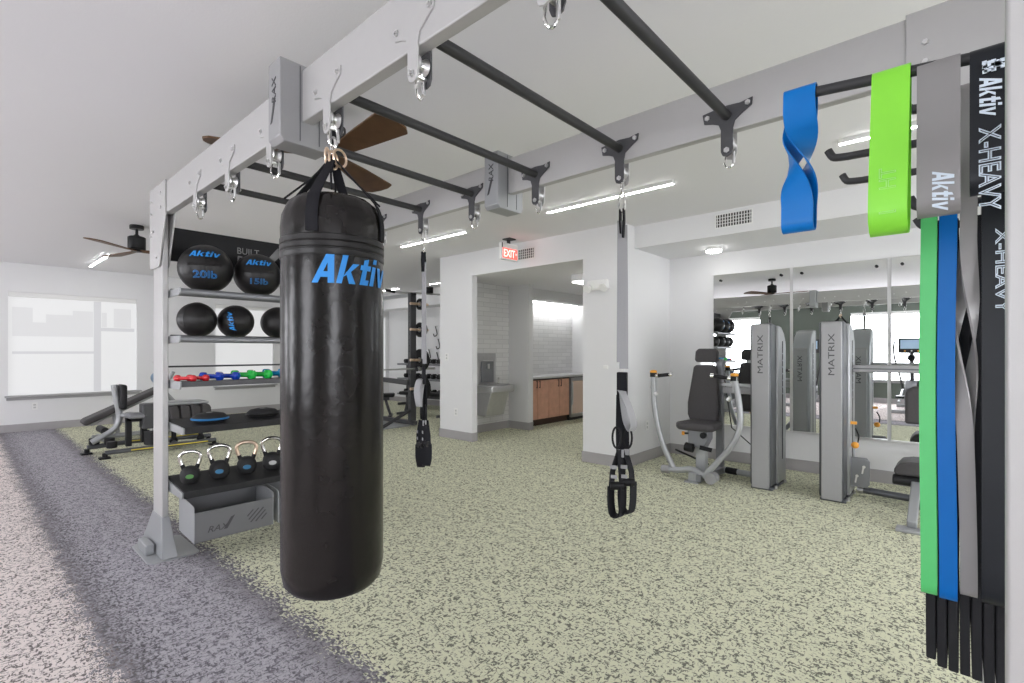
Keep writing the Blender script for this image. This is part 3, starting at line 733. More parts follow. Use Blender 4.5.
for i in range(7):
    x0 = -.062+i*.0195; dz = (.0, -.012, -.014, -.014, -.016, -.018, -.020)[i]
    mm = MB(); z0 = .592+dz; nz = 14; vs = []
    for k in range(nz+1):
        z = 1.60-(1.60-z0)*k/nz; b = .0008*math.sin(k*.9)
        for xx in (x0, x0+.0175):
            for yy in (1.50, 2.0): vs.append((xx+b, yy, z))
    fs = [(0,1,3,2), tuple(4*nz+j for j in (0,2,3,1))]
    for k in range(nz):
        a = 4*k; b = a+4
        fs += [(a,a+2,b+2,b),(a+2,a+3,b+3,b+2),(a+3,a+1,b+1,b+3),(a+1,a,b,b+1)]
    mm.add(vs, fs); o = mm.build('exercise_mat', MAT, None, bevel=.003)
    # hung through its upper edge by steel rings
    hr = MB()
    for yy in (1.60, 1.86):
        pts = [(x0+.007, yy+.028*math.cos(a), 1.632+.040*math.sin(a)) for a in [2*PI*k/18 for k in range(18)]]
        hr.tube(pts, .0028, 6, closed=True)
    hr.build('hanging_ring', STEEL, o)
    tag(o, ['black foam mat hanging farthest from the upright, its pale face showing', 'second black foam mat from the outer end of the hanging row', 'third black foam mat from the outer end of the hanging row', 'middle black foam mat in the hanging row', 'third black foam mat from the upright', 'second black foam mat from the upright', 'black foam mat hanging nearest the upright'][i], 'exercise mat', 'black foam mats hanging edge-on')

# ------------------------------------------------------------------ things on the shelves
def ball(x, y, z, r, label, texts, rz, grp):
    t = thing('medicine_ball', label, 'medicine ball', (x, y, z), rz, grp)
    MB().ell((0,0,r*.98), (r, r, r*.98), 36, 22).build('shell', VINYL2, t)
    sm = MB()
    for a0 in (0, PI/2):
        pts = [(r*1.002*math.cos(a0)*math.sin(a), r*1.002*math.sin(a0)*math.sin(a), r*.98+r*.985*math.cos(a)) for a in [2*PI*k/40 for k in range(40)]]
        sm.tube(pts, .0016, 5, closed=True)
    sm.build('seam', BLACKP, t)
    def fn(u, v, w, z0, tilt):
        # v up the ball from latitude z0
        c, s = math.cos(tilt), math.sin(tilt); uu = u*c-v*s; vv = u*s+v*c
        la = z0/r+vv/r; lo = uu/(r*math.cos(la)); q = r+.0008+w
        return (q*math.cos(la)*math.cos(lo), q*math.cos(la)*math.sin(lo), r*.98+q*math.sin(la))
    for body, h, wd, z0, m, tilt, ol in texts:
        if body == 'Aktiv':
            heavy_mb(body, h, wd, lambda u, v, w: fn(u, v, w, z0, tilt)).build('lettering', m, t); continue
        text_mb(body, h, lambda u, v, w: fn(u, v, w, z0, tilt), .0004, 0 if ol else .03, 0 if ol else .25, outline=ol, width=wd).build('lettering', m, t)
    st = MB()
    for k in range(15):
        lo = (k-7)*.085; la = .02; q = r+.001
        tl = texts[0][5] if texts else 0
        for sgn in (-1, 1):
            p0 = fn(lo*r-.006, -.008*sgn, 0, .05*r, tl); p1 = fn(lo*r+.006, .008*sgn, 0, .05*r, tl)
            st.bar(p0, p1, .0035, .003)
    if texts: st.build('lacing', LACE, t)
    return t
G = 'big medicine balls on the top shelf'; G2 = 'medicine balls on the second shelf'
zt = 1.672+.019
cr = lambda y, x: math.atan2(-y, -x)
def zsit(r, x0, x1, zr, tr=.021):   # a ball resting between two rails at x0, x1
    return 0
ball(-3.69, 1.096, zt-.004, .158, 'big black medicine ball marked 20 lb beside the upright', [('Aktiv', .042, .185, .058, AKBLUE, 0, 0), ('20lb', .048, .135, -.080, AKBLUE, 0, .016)], cr(1.25, -3.69)+.0, G)
ball(-3.68, 1.415, zt-.004, .150, 'big black medicine ball marked 15 lb next to the punching bag', [('Aktiv', .042, .17, .052, AKBLUE, 0, 0), ('15lb', .040, .11, -.080, AKBLUE, 0, .016)], cr(1.50, -3.69)+.10, G)
ball(-3.69, 1.75, zt-.004, .160, 'big black medicine ball at the hidden end of the top shelf', [('Aktiv', .042, .17, .052, AKBLUE, 0, 0), ('12lb', .040, .11, -.080, AKBLUE, 0, .016)], cr(1.9, -3.69)+.1, G)
zt2 = 1.376+.019
ball(-3.69, 1.045, zt2-.002, .114, 'plain black medicine ball on the second shelf beside the upright', [], .6, G2)
ball(-3.69, 1.277, zt2-.002, .112, 'black medicine ball with its lettering turned upright, middle of the second shelf', [('Aktiv', .034, .14, .0, AKBLUE, PI/2+.2, 0)], cr(1.33, -3.69)-.1, G2)
ball(-3.69, 1.560, zt2-.002, .115, 'plain black medicine ball half hidden by the punching bag', [], .2, G2)
ball(-3.69, 1.90, zt2-.002, .112, 'black medicine ball at the hidden end of the second shelf', [], .2, G2)
def dumbbell(x, y, z, r, L, m, label, rz=0):
    t = thing('dumbbell', label, 'dumbbell', (x, y, z), rz, 'coloured dumbbells on the middle shelf')
    for s in (-1, 1):
        a, b = s*L*.22, s*L*.5
        MB().lathe([(r*.55, min(a,b)), (r, min(a,b)+.010), (r*1.02, (a+b)/2), (r, max(a,b)-.010), (r*.55, max(a,b))], (0,0,r), n=6, axis='x').build('head', m, t, bevel=.006, segs=3)
    MB().cyl((-L*.25, 0, r), (L*.25, 0, r), r*.5, n=14).build('grip', m, t)
    return t
zs = 1.1045
for i, (y, m, r, c, wh) in enumerate(((.975, DBRED, .024, 'red', 'beside the upright'), (1.045, DBRED, .024, 'red', 'next to the blue pair'), (1.125, DBBLUE, .031, 'dark blue', 'next to the red pair'), (1.222, DBBLUE, .031, 'dark blue', 'next to the green pair'),
        (1.322, DBGREEN, .035, 'green', 'next to the blue pair'), (1.428, DBGREEN, .035, 'green', 'next to the cyan pair'), (1.536, DBCYAN, .037, 'cyan blue', 'next to the green pair'), (1.648, DBCYAN, .037, 'cyan blue', 'hidden behind the bag'))):
    dumbbell(-3.68, y, zs, r, .145+.006*i, m, '%s vinyl dumbbell on the shelf, the one %s' % (c, wh), math.radians(38))
def disc(x, y, z, m, label, blue):
    t = thing('balance_disc', label, 'balance disc', (x, y, z), 0, 'balance discs on the shelf below the dumbbells')
    MB().lathe([(.0, .0), (.085, .002), (.100, .014), (.106, .022), (.102, .032), (.080, .052), (.03, .062), (0, .063)], n=40).build('cushion', RUBBER, t)
    MB().lathe([(.098, .014), (.109, .018), (.111, .023), (.107, .027), (.098, .031)], n=40).build('rim', m, t)
    MB().cyl((.02, -.01, .055), (.02, -.01, .0640), .018, n=16).build('emblem', PRINTG, t)
def zshelf(x, xb, zb, xf, zf): return zb+(zf-zb)*(x-xb)/(xf-xb)
tilt4 = math.atan2(.03, .425); tilt5 = math.atan2(.05, .39)
disc(-3.64, 1.105, zshelf(-3.64, -3.90, .850, -3.485, .838)+.001, AKBLUE2, 'black balance disc with a blue rim beside the upright', 1)
disc(-3.64, 1.435, zshelf(-3.64, -3.90, .850, -3.485, .838)+.001, VINYL2, 'all black balance disc next to the punching bag', 0)
disc(-3.64, 1.72, zshelf(-3.64, -3.90, .850, -3.485, .838)+.001, VINYL2, 'all black balance disc at the hidden end of the shelf', 0)
def kettle(y, hm, cm, label, k=1.0, rz=1.25):
    x = -3.67; t = thing('kettlebell', label, 'kettlebell', (x, y, zshelf(x, -3.90, .478, -3.51, .442)+.003), rz, 'kettlebells on the lowest shelf')
    MB().lathe([(0, .0), (.036*k, .0), (.050*k, .010), (.060*k, .035), (.062*k, .055*k), (.056*k, .085*k), (.040*k, .108*k), (.02*k, .116*k), (0, .117*k)], n=32).build('body', RUBBER, t)
    for s in (-1, 1): MB().cyl((s*.034*k, 0, .090*k), (s*.047*k, 0, .128*k), .015*k, .013*k, n=14).build('collar', BLACKP, t)
    pts = smooth([(-.045*k, 0, .118*k), (-.060*k, 0, .165*k), (-.056*k, 0, .195*k), (-.030*k, 0, .212*k), (0, 0, .216*k), (.030*k, 0, .212*k), (.056*k, 0, .195*k), (.060*k, 0, .165*k), (.045*k, 0, .118*k)], 4)
    MB().tube(pts, .0115*k, 12).build('handle', hm, t)
    MB().prism([(.024*k*math.cos(a), .055*k+.014*k*math.sin(a)) for a in [2*PI*j/20 for j in range(20)]], 'xz', -.0645*k, -.056*k).build('weight_badge', cm, t)
    return t
BADG = mat('badge_green', (.07, .22, .05), .5); BADB = mat('badge_blue', (.02, .14, .28), .5); BADW = mat('badge_white', (.5, .5, .5), .5)
kettle(1.0, CHROME, BADG, 'kettlebell with a green badge beside the rig upright', .93)
kettle(1.17, CHROME, BADB, 'kettlebell with a blue badge and a silver chrome handle', 1.0)
kettle(1.34, COPPER, BADB, 'kettlebell with a blue badge and a coppery handle', 1.0)
kettle(1.51, CHROME, BADW, 'kettlebell with a white badge next to the punching bag', 1.03)
kettle(1.70, CHROME, BADW, 'kettlebell at the hidden end of the lowest shelf', 1.03)

# ------------------------------------------------------------------ weight machines by the mirrors
def tower(parent, x0, x1, y0):
    w = x1-x0; xc = (x0+x1)/2; y1 = y0+.47
    t = MB().prism([(y0, .012), (y0, 1.545), (y0+.012, 1.556), (y0+.03, 1.558), (y0+.03, .012)], 'yz', x0, x1).build('tower_face', MLIGHT, parent, bevel=.006, segs=2)
    text_mb('MATRIX', .046, lambda u, v, w_: (xc+.024-v, y0-.0006-w_, 1.275+u), .0006, .0, 0, width=.36, space=1.0).build('lettering', PRINTD, t)
    prof = [(y0+.03, .02), (y0+.03, 1.562), (y0+.10, 1.566), (y0+.26, 1.550), (y0+.34, 1.515), (y0+.385, 1.455), (y0+.40, 1.40), (y0+.40, .02)]
    MB().prism(prof, 'yz', x0-.022, x1+.010).build('tower_shroud', MDARK, parent, bevel=.02, segs=3)
    b = MB().prism([(y0+.495, .03), (y0+.495, 1.34), (y0+.51, 1.34), (y0+.51, .03)], 'yz', x0, x1).build('back_cover', MLIGHT, parent, bevel=.006, segs=2)
    text_mb('MATRIX', .046, lambda u, v, w_: (xc-.024+v, y0+.5106+w_, 1.10+u), .0006, .0, 0, width=.30).build('lettering', PRINTD, b)
    pr2 = [(y0+.20, .03), (y0+.20, 1.535), (y0+.24, 1.548), (y0+.33, 1.535), (y0+.42, 1.48), (y0+.475, 1.40), (y0+.49, 1.33), (y0+.49, .03)]
    MB().prism(pr2, 'yz', x0+.0, x1+.030).build('stack_cover', MSILV, parent, bevel=.012, segs=2)
    m = MB().box(x1+.030, x1+.033, y0+.34, y0+.36, .25, 1.40).build('stack_slot', BLACKP, parent)
    mm = MB()
    for k in range(7): mm.box(x1+.0332, x1+.0336, y0+.344, y0+.356, .88+.065*k, .895+.065*k)
    mm.build('stack_number', PRINTW, m)
    MB().box(x0-.01, x1+.03, y0+.01, y0+.49, 0, .022).build('tower_foot', MDARK, parent, bevel=.006)
    for yy in (y0+.12, y0+.44): MB().cyl((x1+.03, yy, .0), (x1+.03, yy, .03), .016, n=12).build('foot_bolt', STEEL, parent)
def pad(parent, name, pts, plane_y, th, m=PADG, bev=.022, tilt=0, pivot=0):
    mb = MB().prism(pts, 'xz', -th/2, th/2)
    if tilt: mb.xf(Matrix.Translation((0, 0, pivot)) @ Matrix.Rotation(tilt, 4, 'X') @ Matrix.Translation((0, 0, -pivot)))
    mb.xf(Matrix.Translation((0, plane_y, 0)))
    return mb.build(name, m, parent, bevel=bev, segs=4, angle=60)
t = thing('chest_press_machine', 'grey seated chest press machine with two curved press arms', 'weight machine', (0,0,0))
cp = t
tower(t, -1.490, -1.338, 5.06)
pad(t, 'back_pad', [(-2.19, .56), (-2.16, .535), (-1.93, .535), (-1.895, .565), (-1.885, .72), (-1.895, .92), (-1.91, 1.13), (-1.93, 1.155), (-2.13, 1.155), (-2.15, 1.13), (-2.18, .95), (-2.215, .75), (-2.215, .62)], 5.33, .065)
pad(t, 'head_pad', [(-2.12, 1.185), (-1.92, 1.185), (-1.90, 1.205), (-1.90, 1.30), (-1.93, 1.33), (-2.10, 1.33), (-2.13, 1.30), (-2.14, 1.21)], 5.34, .065)
MB().prism([(-2.15, 4.90), (-1.85, 4.90), (-1.80, 4.96), (-1.83, 5.29), (-2.16, 5.29), (-2.20, 4.98)], 'xy', .505, .58).build('seat_pad', PADG, t, bevel=.028, segs=4, angle=60)
MB().box(-2.08, -1.95, 5.33, 5.345, 1.15, 1.19).build('pad_bracket', STEEL, t)
MB().box(-1.945, -1.875, 5.39, 5.46, .03, 1.22).build('rear_post', MMID, t, bevel=.008)
MB().box(-2.02, -1.92, 5.04, 5.12, .05, .42).build('seat_post', MSILV, t, bevel=.008)
MB().prism([(-2.09, .505), (-1.88, .505), (-1.88, .42), (-1.93, .32), (-2.08, .34)], 'xz', 5.0, 5.14).build('seat_carriage', MMID, t, bevel=.008)
MB().cyl((-2.10, 4.98, .33), (-2.02, 4.98, .32), .045, n=18).build('adjuster', BLACKP, t)
MB().cyl((-1.92, 4.97, .46), (-1.92, 5.06, .46), .03, n=14).build('adjuster_knob', BLACKP, t)
MB().cyl((-1.95, 4.97, .34), (-1.84, 5.0, .32), .022, n=12).build('adjuster_lever', BLACKP, t)
kn = MB().cyl((-2.07, 4.99, .465), (-2.11, 4.97, .465), .010, n=10).build('adjust_pin', BLACKP, t)
MB().cyl((-2.105, 4.972, .465), (-2.13, 4.965, .465), .020, n=14).build('knob', ORANGE, kn)
MB().bar((-1.95, 4.88, .05), (-1.90, 5.44, .05), .10, .07).build('base_rail', MMID, t, bevel=.008)
MB().tube([(-1.89, 5.42, .055), (-1.50, 5.36, .055)], .030, 14).build('base_tube', MSILV, t)
MB().tube([(-1.84, 5.412, .055), (-1.72, 5.394, .055)], .034, 14).build('tube_sleeve', BLACKP, t)
MB().box(-1.90, -1.50, 5.40, 5.46, .86, .93).build('link_beam', MLIGHT, t, bevel=.01)
MB().box(-1.86, -1.48, 5.32, 5.38, .94, .97).build('link_cover', MSILV, t, bevel=.008)
# low pivot frame with press arms
MB().tube(smooth([(-2.30, 4.96, .075), (-2.15, 4.96, .085), (-2.02, 4.94, .115), (-1.92, 4.93, .085), (-1.80, 4.90, .075)], 5), .032, 14).build('pivot_tube', MSILV, t)
MB().box(-2.06, -1.92, 4.84, 4.96, 0, .012).box(-2.03, -1.95, 4.88, 4.93, .012, .09).build('pivot_foot', MSILV, t, bevel=.003, segs=1)
MB().cyl((-1.80, 4.84, .075), (-1.80, 4.94, .075), .055, n=24).build('pivot_hub', MLIGHT, t)
MB().cyl((-2.34, 4.96, .07), (-2.26, 4.96, .075), .042, n=20).build('pivot_hub', MLIGHT, t)
def arm(pts, hp0, hp1, kx):
    a = MB().tube(smooth(pts, 6), .028, 16).build('press_arm', MSILV, t)
    g = MB().tube([hp0, hp1], .019, 14).build('hand_grip', BLACKP, a)
    e = Vector(hp1)-Vector(hp0); e.normalize()
    MB().cyl(Vector(hp1), Vector(hp1)+e*.03, .021, n=14).build('grip_cap', CHROME, a)
    MB().cyl(Vector(hp0)-e*.02, Vector(hp0)+e*.01, .023, n=14).build('grip_collar', CHROME, a)
    p = Vector(pts[-1])
    MB().cyl(p+Vector((0,0,-.03)), p+Vector((0,0,.015)), .036, n=18).build('joint_cap', BLACKP, a)
    MB().lathe([(.034, 0), (.038, .012), (.030, .024), (0, .03)], (p.x, p.y, p.z+.015), n=20).build('orange_cap', ORANGE, a)
    MB().cyl((p.x+kx*.03, p.y-.02, p.z-.19), (p.x+kx*.055, p.y-.02, p.z-.22), .020, n=12).build('stop_knob', STEEL, a)
arm([(-2.22, 4.96, .10), (-2.32, 4.955, .30), (-2.385, 4.955, .50), (-2.42, 4.95, .70), (-2.43, 4.95, .86), (-2.435, 4.95, 1.06)], (-2.38, 4.94, 1.045), (-2.24, 4.92, 1.062), 1)
arm([(-1.87, 4.90, .09), (-1.73, 4.90, .26), (-1.60, 4.90, .44), (-1.545, 4.91, .62), (-1.565, 4.93, .84), (-1.61, 4.95, 1.05)], (-1.66, 4.94, 1.045), (-1.79, 4.91, 1.062), -1)
for q in (-2.435, -1.60): MB().box(q-.022, q+.022, 4.925, 4.965, .90, 1.06).build('joint_bracket', MSILV, t, bevel=.008)
MB().tube([(-2.60, 5.88, .10), (-2.1, 5.60, .045)], .012, 8).build('anchor_cable', BLACKP, t)
MB().tube([(-1.86, 5.42, 1.0), (-1.80, 5.45, .50), (-1.50, 5.46, .25)], .006, 8).build('cable', BLACKP, t)

t = thing('leg_machine', 'grey machine tower with a long cross arm, seat half behind the green band', 'weight machine', (0,0,0))
tower(t, -.918, -.765, 5.06)
MB().bar((-.75, 5.47, 1.145), (.55, 5.47, 1.145), .07, .065).build('cross_arm', MLIGHT, t, bevel=.008)
MB().box(-.75, .55, 5.43, 5.434, 1.14, 1.15).build('arm_groove', MDARK, t)
MB().tube([(-.70, 5.46, .055), (-.26, 5.40, .055)], .030, 14).build('base_tube', MDARK, t)
MB().tube([(-.70, 5.46, .055), (-.655, 5.454, .055)], .034, 14).tube([(-.305, 5.406, .055), (-.26, 5.40, .055)], .034, 14).build('tube_sleeve', STEEL, t)
MB().prism([(-.742, .10), (-.62, .10), (-.60, .13), (-.60, .33), (-.62, .36), (-.742, .36)], 'xz', 5.34, 5.36).build('cam_plate', MMID, t, bevel=.006)
m = MB()
for q in ((-.64, .285), (-.69, .20)): m.cyl((q[0], 5.33, q[1]), (q[0], 5.32, q[1]), .012, n=12).bar((q[0]-.004, 5.322, q[1]-.01), (q[0]-.012, 5.322, q[1]-.06), .01, .012)
m.build('plate_bolt', STEEL, t)
MB().box(-.745, -.69, 5.30, 5.33, .655, .68).build('weight_selector', ORANGE, t, bevel=.004)
k = MB().tube(smooth([(-.70, 5.32, .62), (-.675, 5.30, .56), (-.68, 5.29, .50)], 4), .006, 8).build('selector_cord', BLACKP, t)
MB().ell((-.70, 5.29, .475), (.030, .022, .030), 14, 8).build('selector_knob', ORANGE, k)
MB().prism([(-.405, .36), (-.37, .41), (-.30, .425), (.10, .425), (.10, .33), (-.39, .31), (-.41, .33)], 'xz', 5.03, 5.35).build('seat_pad', PADG, t, bevel=.022, segs=4, angle=60)
MB().cyl((-.42, 5.10, .265), (.05, 5.10, .255), .042, n=20).build('roller_pad', PADB, t, bevel=.01)
pad(t, 'back_pad', [(-.355, .70), (-.05, .70), (-.03, .98), (-.06, 1.01), (-.30, 1.01), (-.35, .97)], 5.30, .08)
m = MB().bar((-.27, 5.2, .30), (-.27, 4.62, .045), .06, .06); m.build('front_leg', MSILV, t, bevel=.008)
MB().box(-.36, -.20, 4.54, 4.66, 0, .022).build('foot_plate', MSILV, t, bevel=.006)
MB().box(-.29, -.23, 5.16, 5.22, .03, .35).build('seat_post', BLACKP, t, bevel=.005)
MB().box(.45, .55, 5.40, 5.54, 0, 1.2).build('rear_post', MSILV, t, bevel=.01)
MB().box(-.26, .50, 5.36, 5.44, .02, .09).build('base_rail', MSILV, t, bevel=.008)

# ------------------------------------------------------------------ drinking fountain, cabinets
t = thing('drinking_fountain', 'grey steel drinking fountain with bottle filler on the tiled wall', 'drinking fountain', (-5.749, 5.79, 0))
MB().box(0, .035, -.27, .16, .76, 1.27).build('back_panel', STAIN, t, bevel=.006)
m = MB().box(.036, .06, -.19, .09, .80, 1.14); m.build('filler_recess', MMID, t, bevel=.01)
MB().cyl((.075, -.05, 1.02), (.075, -.05, 1.10), .018, n=14).box(.06, .066, -.16, .06, 1.145, 1.165).build('filler_spout', STEEL, t)
MB().prism([(-.36, .0), (.26, .0), (.26, .30), (.20, .41), (-.16, .44), (-.30, .40), (-.36, .28)], 'xy', 0, 1).xf(Matrix(((0,1,0,0),(1,0,0,0),(0,0,.115,.655),(0,0,0,1)))).build('basin', STAIN, t, bevel=.02, segs=3)
MB().lathe([(.0, .0), (.12, .0), (.15, .012), (.16, .012)], (.24, -.04, .765), n=28).build('bowl_rim', STEEL, t)
b = MB().cyl((.10, .16, .77), (.10, .16, .85), .014, n=12).ell((.11, .15, .86), (.028, .018, .018), 12, 8).build('bubbler', CHROME, t)
MB().prism([(0, .655), (.33, .655), (.22, .28), (0, .28)], 'xz', -.26, .16).build('cabinet_body', STAIN, t, bevel=.012)
t = thing('base_cabinet', 'wooden base cabinet with four doors in the tiled alcove', 'cabinet', (-6.05, 6.43, 0))
MB().box(.0, .50, .02, 1.28, 0, .10).build('toe_kick', CABD, t)
MB().box(.0, .54, .02, 1.285, .10, .80).build('body', CABD, t)
ys = [.03, .34, .66, .98, 1.30]; ys = [.03+i*.312 for i in range(5)]
for i in range(4):
    d = MB().box(.542, .560, ys[i]+.004, ys[i+1]-.004, .115, .795).build('door', CABW, t, bevel=.002, segs=1)
    hy = ys[i+1]-.045 if i % 2 == 0 else ys[i]+.035
    MB().box(.575, .583, hy, hy+.010, .66, .79).box(.56, .576, hy, hy+.010, .665, .675).box(.56, .576, hy, hy+.010, .775, .785).build('handle', CHAR, d)
t = tag(MB().box(-6.055, -5.46, 6.425, 8.61, .82, .855).build('countertop', COUNTER, None, bevel=.004), 'light stone countertop above the wooden cabinets and cooler', 'countertop')
t = thing('filler_cabinet', 'narrow wooden cabinet in the alcove beyond the drinks cooler', 'cabinet', (-6.05, 8.275, 0))
MB().box(0, .54, 0, .33, .10, .80).build('body', CABD, t); MB().box(0, .50, 0, .33, 0, .10).build('toe_kick', CABD, t)
MB().box(.542, .56, .004, .326, .115, .795).build('door', CABW, t, bevel=.002, segs=1)
t = thing('beverage_cooler', 'under-counter drinks cooler with steel door frame beside the cabinets', 'cooler', (-6.05, 7.735, 0))
MB().box(0, .54, .0, .52, 0, .81).build('body', CHAR, t, bevel=.003, segs=1)
d = MB().box(.542, .575, .01, .51, .06, .12).box(.542, .575, .01, .51, .74, .80).box(.542, .575, .01, .06, .06, .80).box(.542, .575, .46, .51, .06, .80).build('door_frame', STAIN, t, bevel=.003, segs=1)
MB().box(.548, .556, .06, .46, .12, .74).build('glass', COOLW, d)
MB().cyl((.60, .035, .3), (.60, .035, .72), .010, n=12).build('handle', STAIN, d)

# ------------------------------------------------------------------ wall and ceiling fittings
t = thing('exit_sign', 'white exit sign with red letters hanging from the ceiling', 'exit sign', (-4.28, 4.69, 0))
MB().box(-.022, .022, -.155, .155, 2.455, 2.665).build('housing', WHITEP, t, bevel=.005)
MB().box(-.06, .06, -.05, .07, 2.715, 2.73).box(-.012, .012, -.02, .02, 2.66, 2.72).build('ceiling_canopy', CHAR, t)
MB().box(.022, .025, -.150, -.135, 2.60, 2.66).build('lamp_head', BLACKP, t)
f = MB().box(.0222, .0245, -.13, .135, 2.475, 2.60).build('face_panel', REDM, t)
text_mb('EXIT', .095, lambda u, v, w: (.0250+w, -.01+u, 2.49+v), .0006, .015, 0, width=.21).build('lettering', REDH, f)
MB().prism([(.108, 2.52), (.128, 2.538), (.108, 2.556)], 'yz', .025, .0262).build('arrow', REDH, f)
def grille(x, z, y, w, h, label, nb):
    t = thing('air_vent', label, 'air vent', (x, y, z))
    MB().box(-w/2-.012, w/2+.012, -.005, 0, -h/2-.012, -h/2).box(-w/2-.012, w/2+.012, -.005, 0, h/2, h/2+.012).box(-w/2-.012, -w/2, -.005, 0, -h/2, h/2).box(w/2, w/2+.012, -.005, 0, -h/2, h/2).build('frame', WHITEP, t)
    MB().box(-w/2, w/2, -.0012, 0, -h/2, h/2).build('duct_opening', DARKV, t)
    m = MB()
    for k in range(nb):
        u = -w/2+w*(k+.5)/nb; m.box(u-.0035, u+.0035, -.008, -.001, -h/2, h/2)
    m.box(-w/2, w/2, -.004, -.002, -.003, .003).box(-w/2, w/2, -.004, -.002, h/4-.003, h/4+.003).box(-w/2, w/2, -.004, -.002, -h/4-.003, -h/4+.003)
    m.build('louvre', WHITEP, t)
grille(-1.70, 2.625, 5.20, .34, .125, 'wide air vent on the soffit above the mirrors', 13)
grille(-4.22, 2.57, 4.96, .27, .125, 'small air vent on the wall just beside the exit sign', 8)
t = thing('emergency_light', 'white twin-head emergency light on the column wall', 'emergency light', (-3.10, 4.958, 2.06))
MB().box(-.14, .13, -.06, 0, -.055, .06).build('housing', WHITEP, t, bevel=.02, segs=3)
for s in (-.11, .10): MB().cyl((s, -.06, -.02), (s, -.10, -.045), .042, .05, n=20).build('lamp_head', WHITEP, t)
def plate(axis, x, y, z, label, kind='outlet'):
    t = thing('wall_%s' % kind, label, kind, (x, y, z), 0)
    if axis == 'x':
        MB().box(0, .006, -.035, .035, -.057, .057).build('cover_plate', WHITEP, t, bevel=.002)
        m = MB().box(.006, .008, -.016, .016, .008, .036).box(.006, .008, -.016, .016, -.036, -.008)
        m.build('socket', mat_sock, t, bevel=.001, segs=1)
    else:
        MB().box(-.035, .035, -.006, 0, -.057, .057).build('cover_plate', WHITEP, t, bevel=.002)
        MB().box(-.016, .016, -.008, -.006, .008, .036).box(-.016, .016, -.008, -.006, -.036, -.008).build('socket', mat_sock, t, bevel=.001, segs=1)
mat_sock = mat('socket_grey', (.52, .52, .52), .5)
plate('x', XW, .86, .40, 'white wall outlet under the big window')
plate('y', -5.58, YF, .40, 'white wall outlet low on the narrow wall left of the fountain opening')
plate('x', -2.79, 5.50, .42, 'white wall outlet on the column side beside the chest press')
plate('y', -6.25+.46, YF, 1.22, 'small white switch plate on the wall beside the squat rack', 'switch')
t = thing('wall_sensor', 'small white box on the column wall beside the suspension trainer', 'sensor', (-3.02, 4.958, 1.12))
MB().box(-.03, .03, -.012, 0, -.02, .02).build('case', WHITEP, t, bevel=.004)
t = thing('smoke_detector', 'round white smoke detector on the ceiling above the far beam', 'smoke detector', (-1.95, 2.9, CZ))
MB().lathe([(0, -.045), (.03, -.045), (.055, -.03), (.06, -.012), (.065, 0), (0, 0)], n=28).build('case', WHITEP, t)

# ------------------------------------------------------------------ hip thrust machine and bench by the window wall
t = thing('hip_thrust_machine', 'low black and grey glute machine on the green carpet behind the rig upright', 'weight machine', (0,0,0))
def foot(x, y, h=.05):
    MB().box(x-.05, x+.05, y-.06, y+.05, 0, .022).cyl((x, y, .02), (x, y, .02+h), .028, n=14).build('foot', BLACKP, t, bevel=.004)
m = MB().tube([(-8.2, 1.10, .085), (-8.2, 1.6, .105), (-8.15, 2.48, .075)], .030, 12); r1 = m.build('base_rail', MDARK, t)
m = MB().tube([(-7.7, 1.20, .070), (-7.7, 1.85, .075), (-7.75, 2.42, .070)], .028, 12); r2 = m.build('base_rail', MDARK, t)
MB().box(-7.665, -7.655, 1.45, 2.30, .07, .082).build('yellow_stripe', YELLOW, r2)
MB().box(-8.165, -8.155, 1.5, 2.35, .11, .122).build('yellow_stripe', YELLOW, r1)
foot(-8.2, 1.10); foot(-7.7, 1.20); foot(-7.75, 2.40); foot(-8.15, 2.45)
for x, y in ((-8.2, 1.17), (-8.05, 1.30), (-7.72, 1.27)): MB().cyl((x, y, .12), (x, y, .20), .055, n=20).build('rubber_stop', BLACKP, t, bevel=.006)
MB().tube([(-8.2, 1.95, .09), (-7.72, 1.95, .075)], .028, 12).build('cross_tube', MDARK, t)
MB().tube(smooth([(-8.1, 1.13, .16), (-8.1, 1.23, .215), (-8.1, 1.33, .28), (-8.1, 1.40, .38), (-8.1, 1.405, .52), (-8.1, 1.375, .70), (-8.1, 1.355, .87)], 5), .036, 14).build('lever_arm', MSILV, t)
MB().box(-8.24, -7.98, 1.40, 1.475, .55, .87).build('leg_pad', PADB, t, bevel=.03, segs=4)
MB().tube([(-8.1, 1.40, .48), (-7.95, 1.60, .45)], .025, 12).build('lever_link', MSILV, t)
MB().prism([(1.46, .44), (1.66, .44), (1.66, .50), (1.47, .52), (1.44, .49)], 'yz', -8.05, -7.80).build('arm_pad', MMID, t, bevel=.02, segs=3)
MB().box(-7.96, -7.88, 1.44, 1.50, .09, .44).box(-7.96, -7.88, 1.44, 1.75, .40, .45).box(-7.96, -7.88, 1.60, 1.66, .12, .44).build('black_frame', BLACKP, t, bevel=.005)
MB().box(-8.02, -7.80, 1.60, 1.86, .30, .62).build('stack_housing', CHARP, t, bevel=.015)
MB().cyl((-7.86, 1.72, .09), (-7.86, 1.72, .27), .10, n=28).build('counterweight', RUBBER, t, bevel=.01)
MB().cyl((-7.86, 1.70, .27), (-7.86, 1.70, .37), .022, n=14).build('load_pin', STEEL, t)
for k in range(4):
    y0 = 1.90+.125*k
    MB().prism([(y0, .32-.0*k), (y0+.10, .32), (y0+.085, .53), (y0+.06, .575), (y0-.03, .585), (y0-.03, .50)], 'yz', -8.10, -7.72).build('pad_segment', PADG, t, bevel=.02, segs=3)
MB().box(-8.04, -7.78, 1.88, 2.36, .26, .31).build('pad_rail', BLACKP, t, bevel=.006)
MB().prism([(1.80, .585), (2.33, .575), (2.36, .60), (2.30, .625), (1.85, .635)], 'yz', -8.05, -7.77).build('top_cover', MSILV, t, bevel=.02, segs=3)
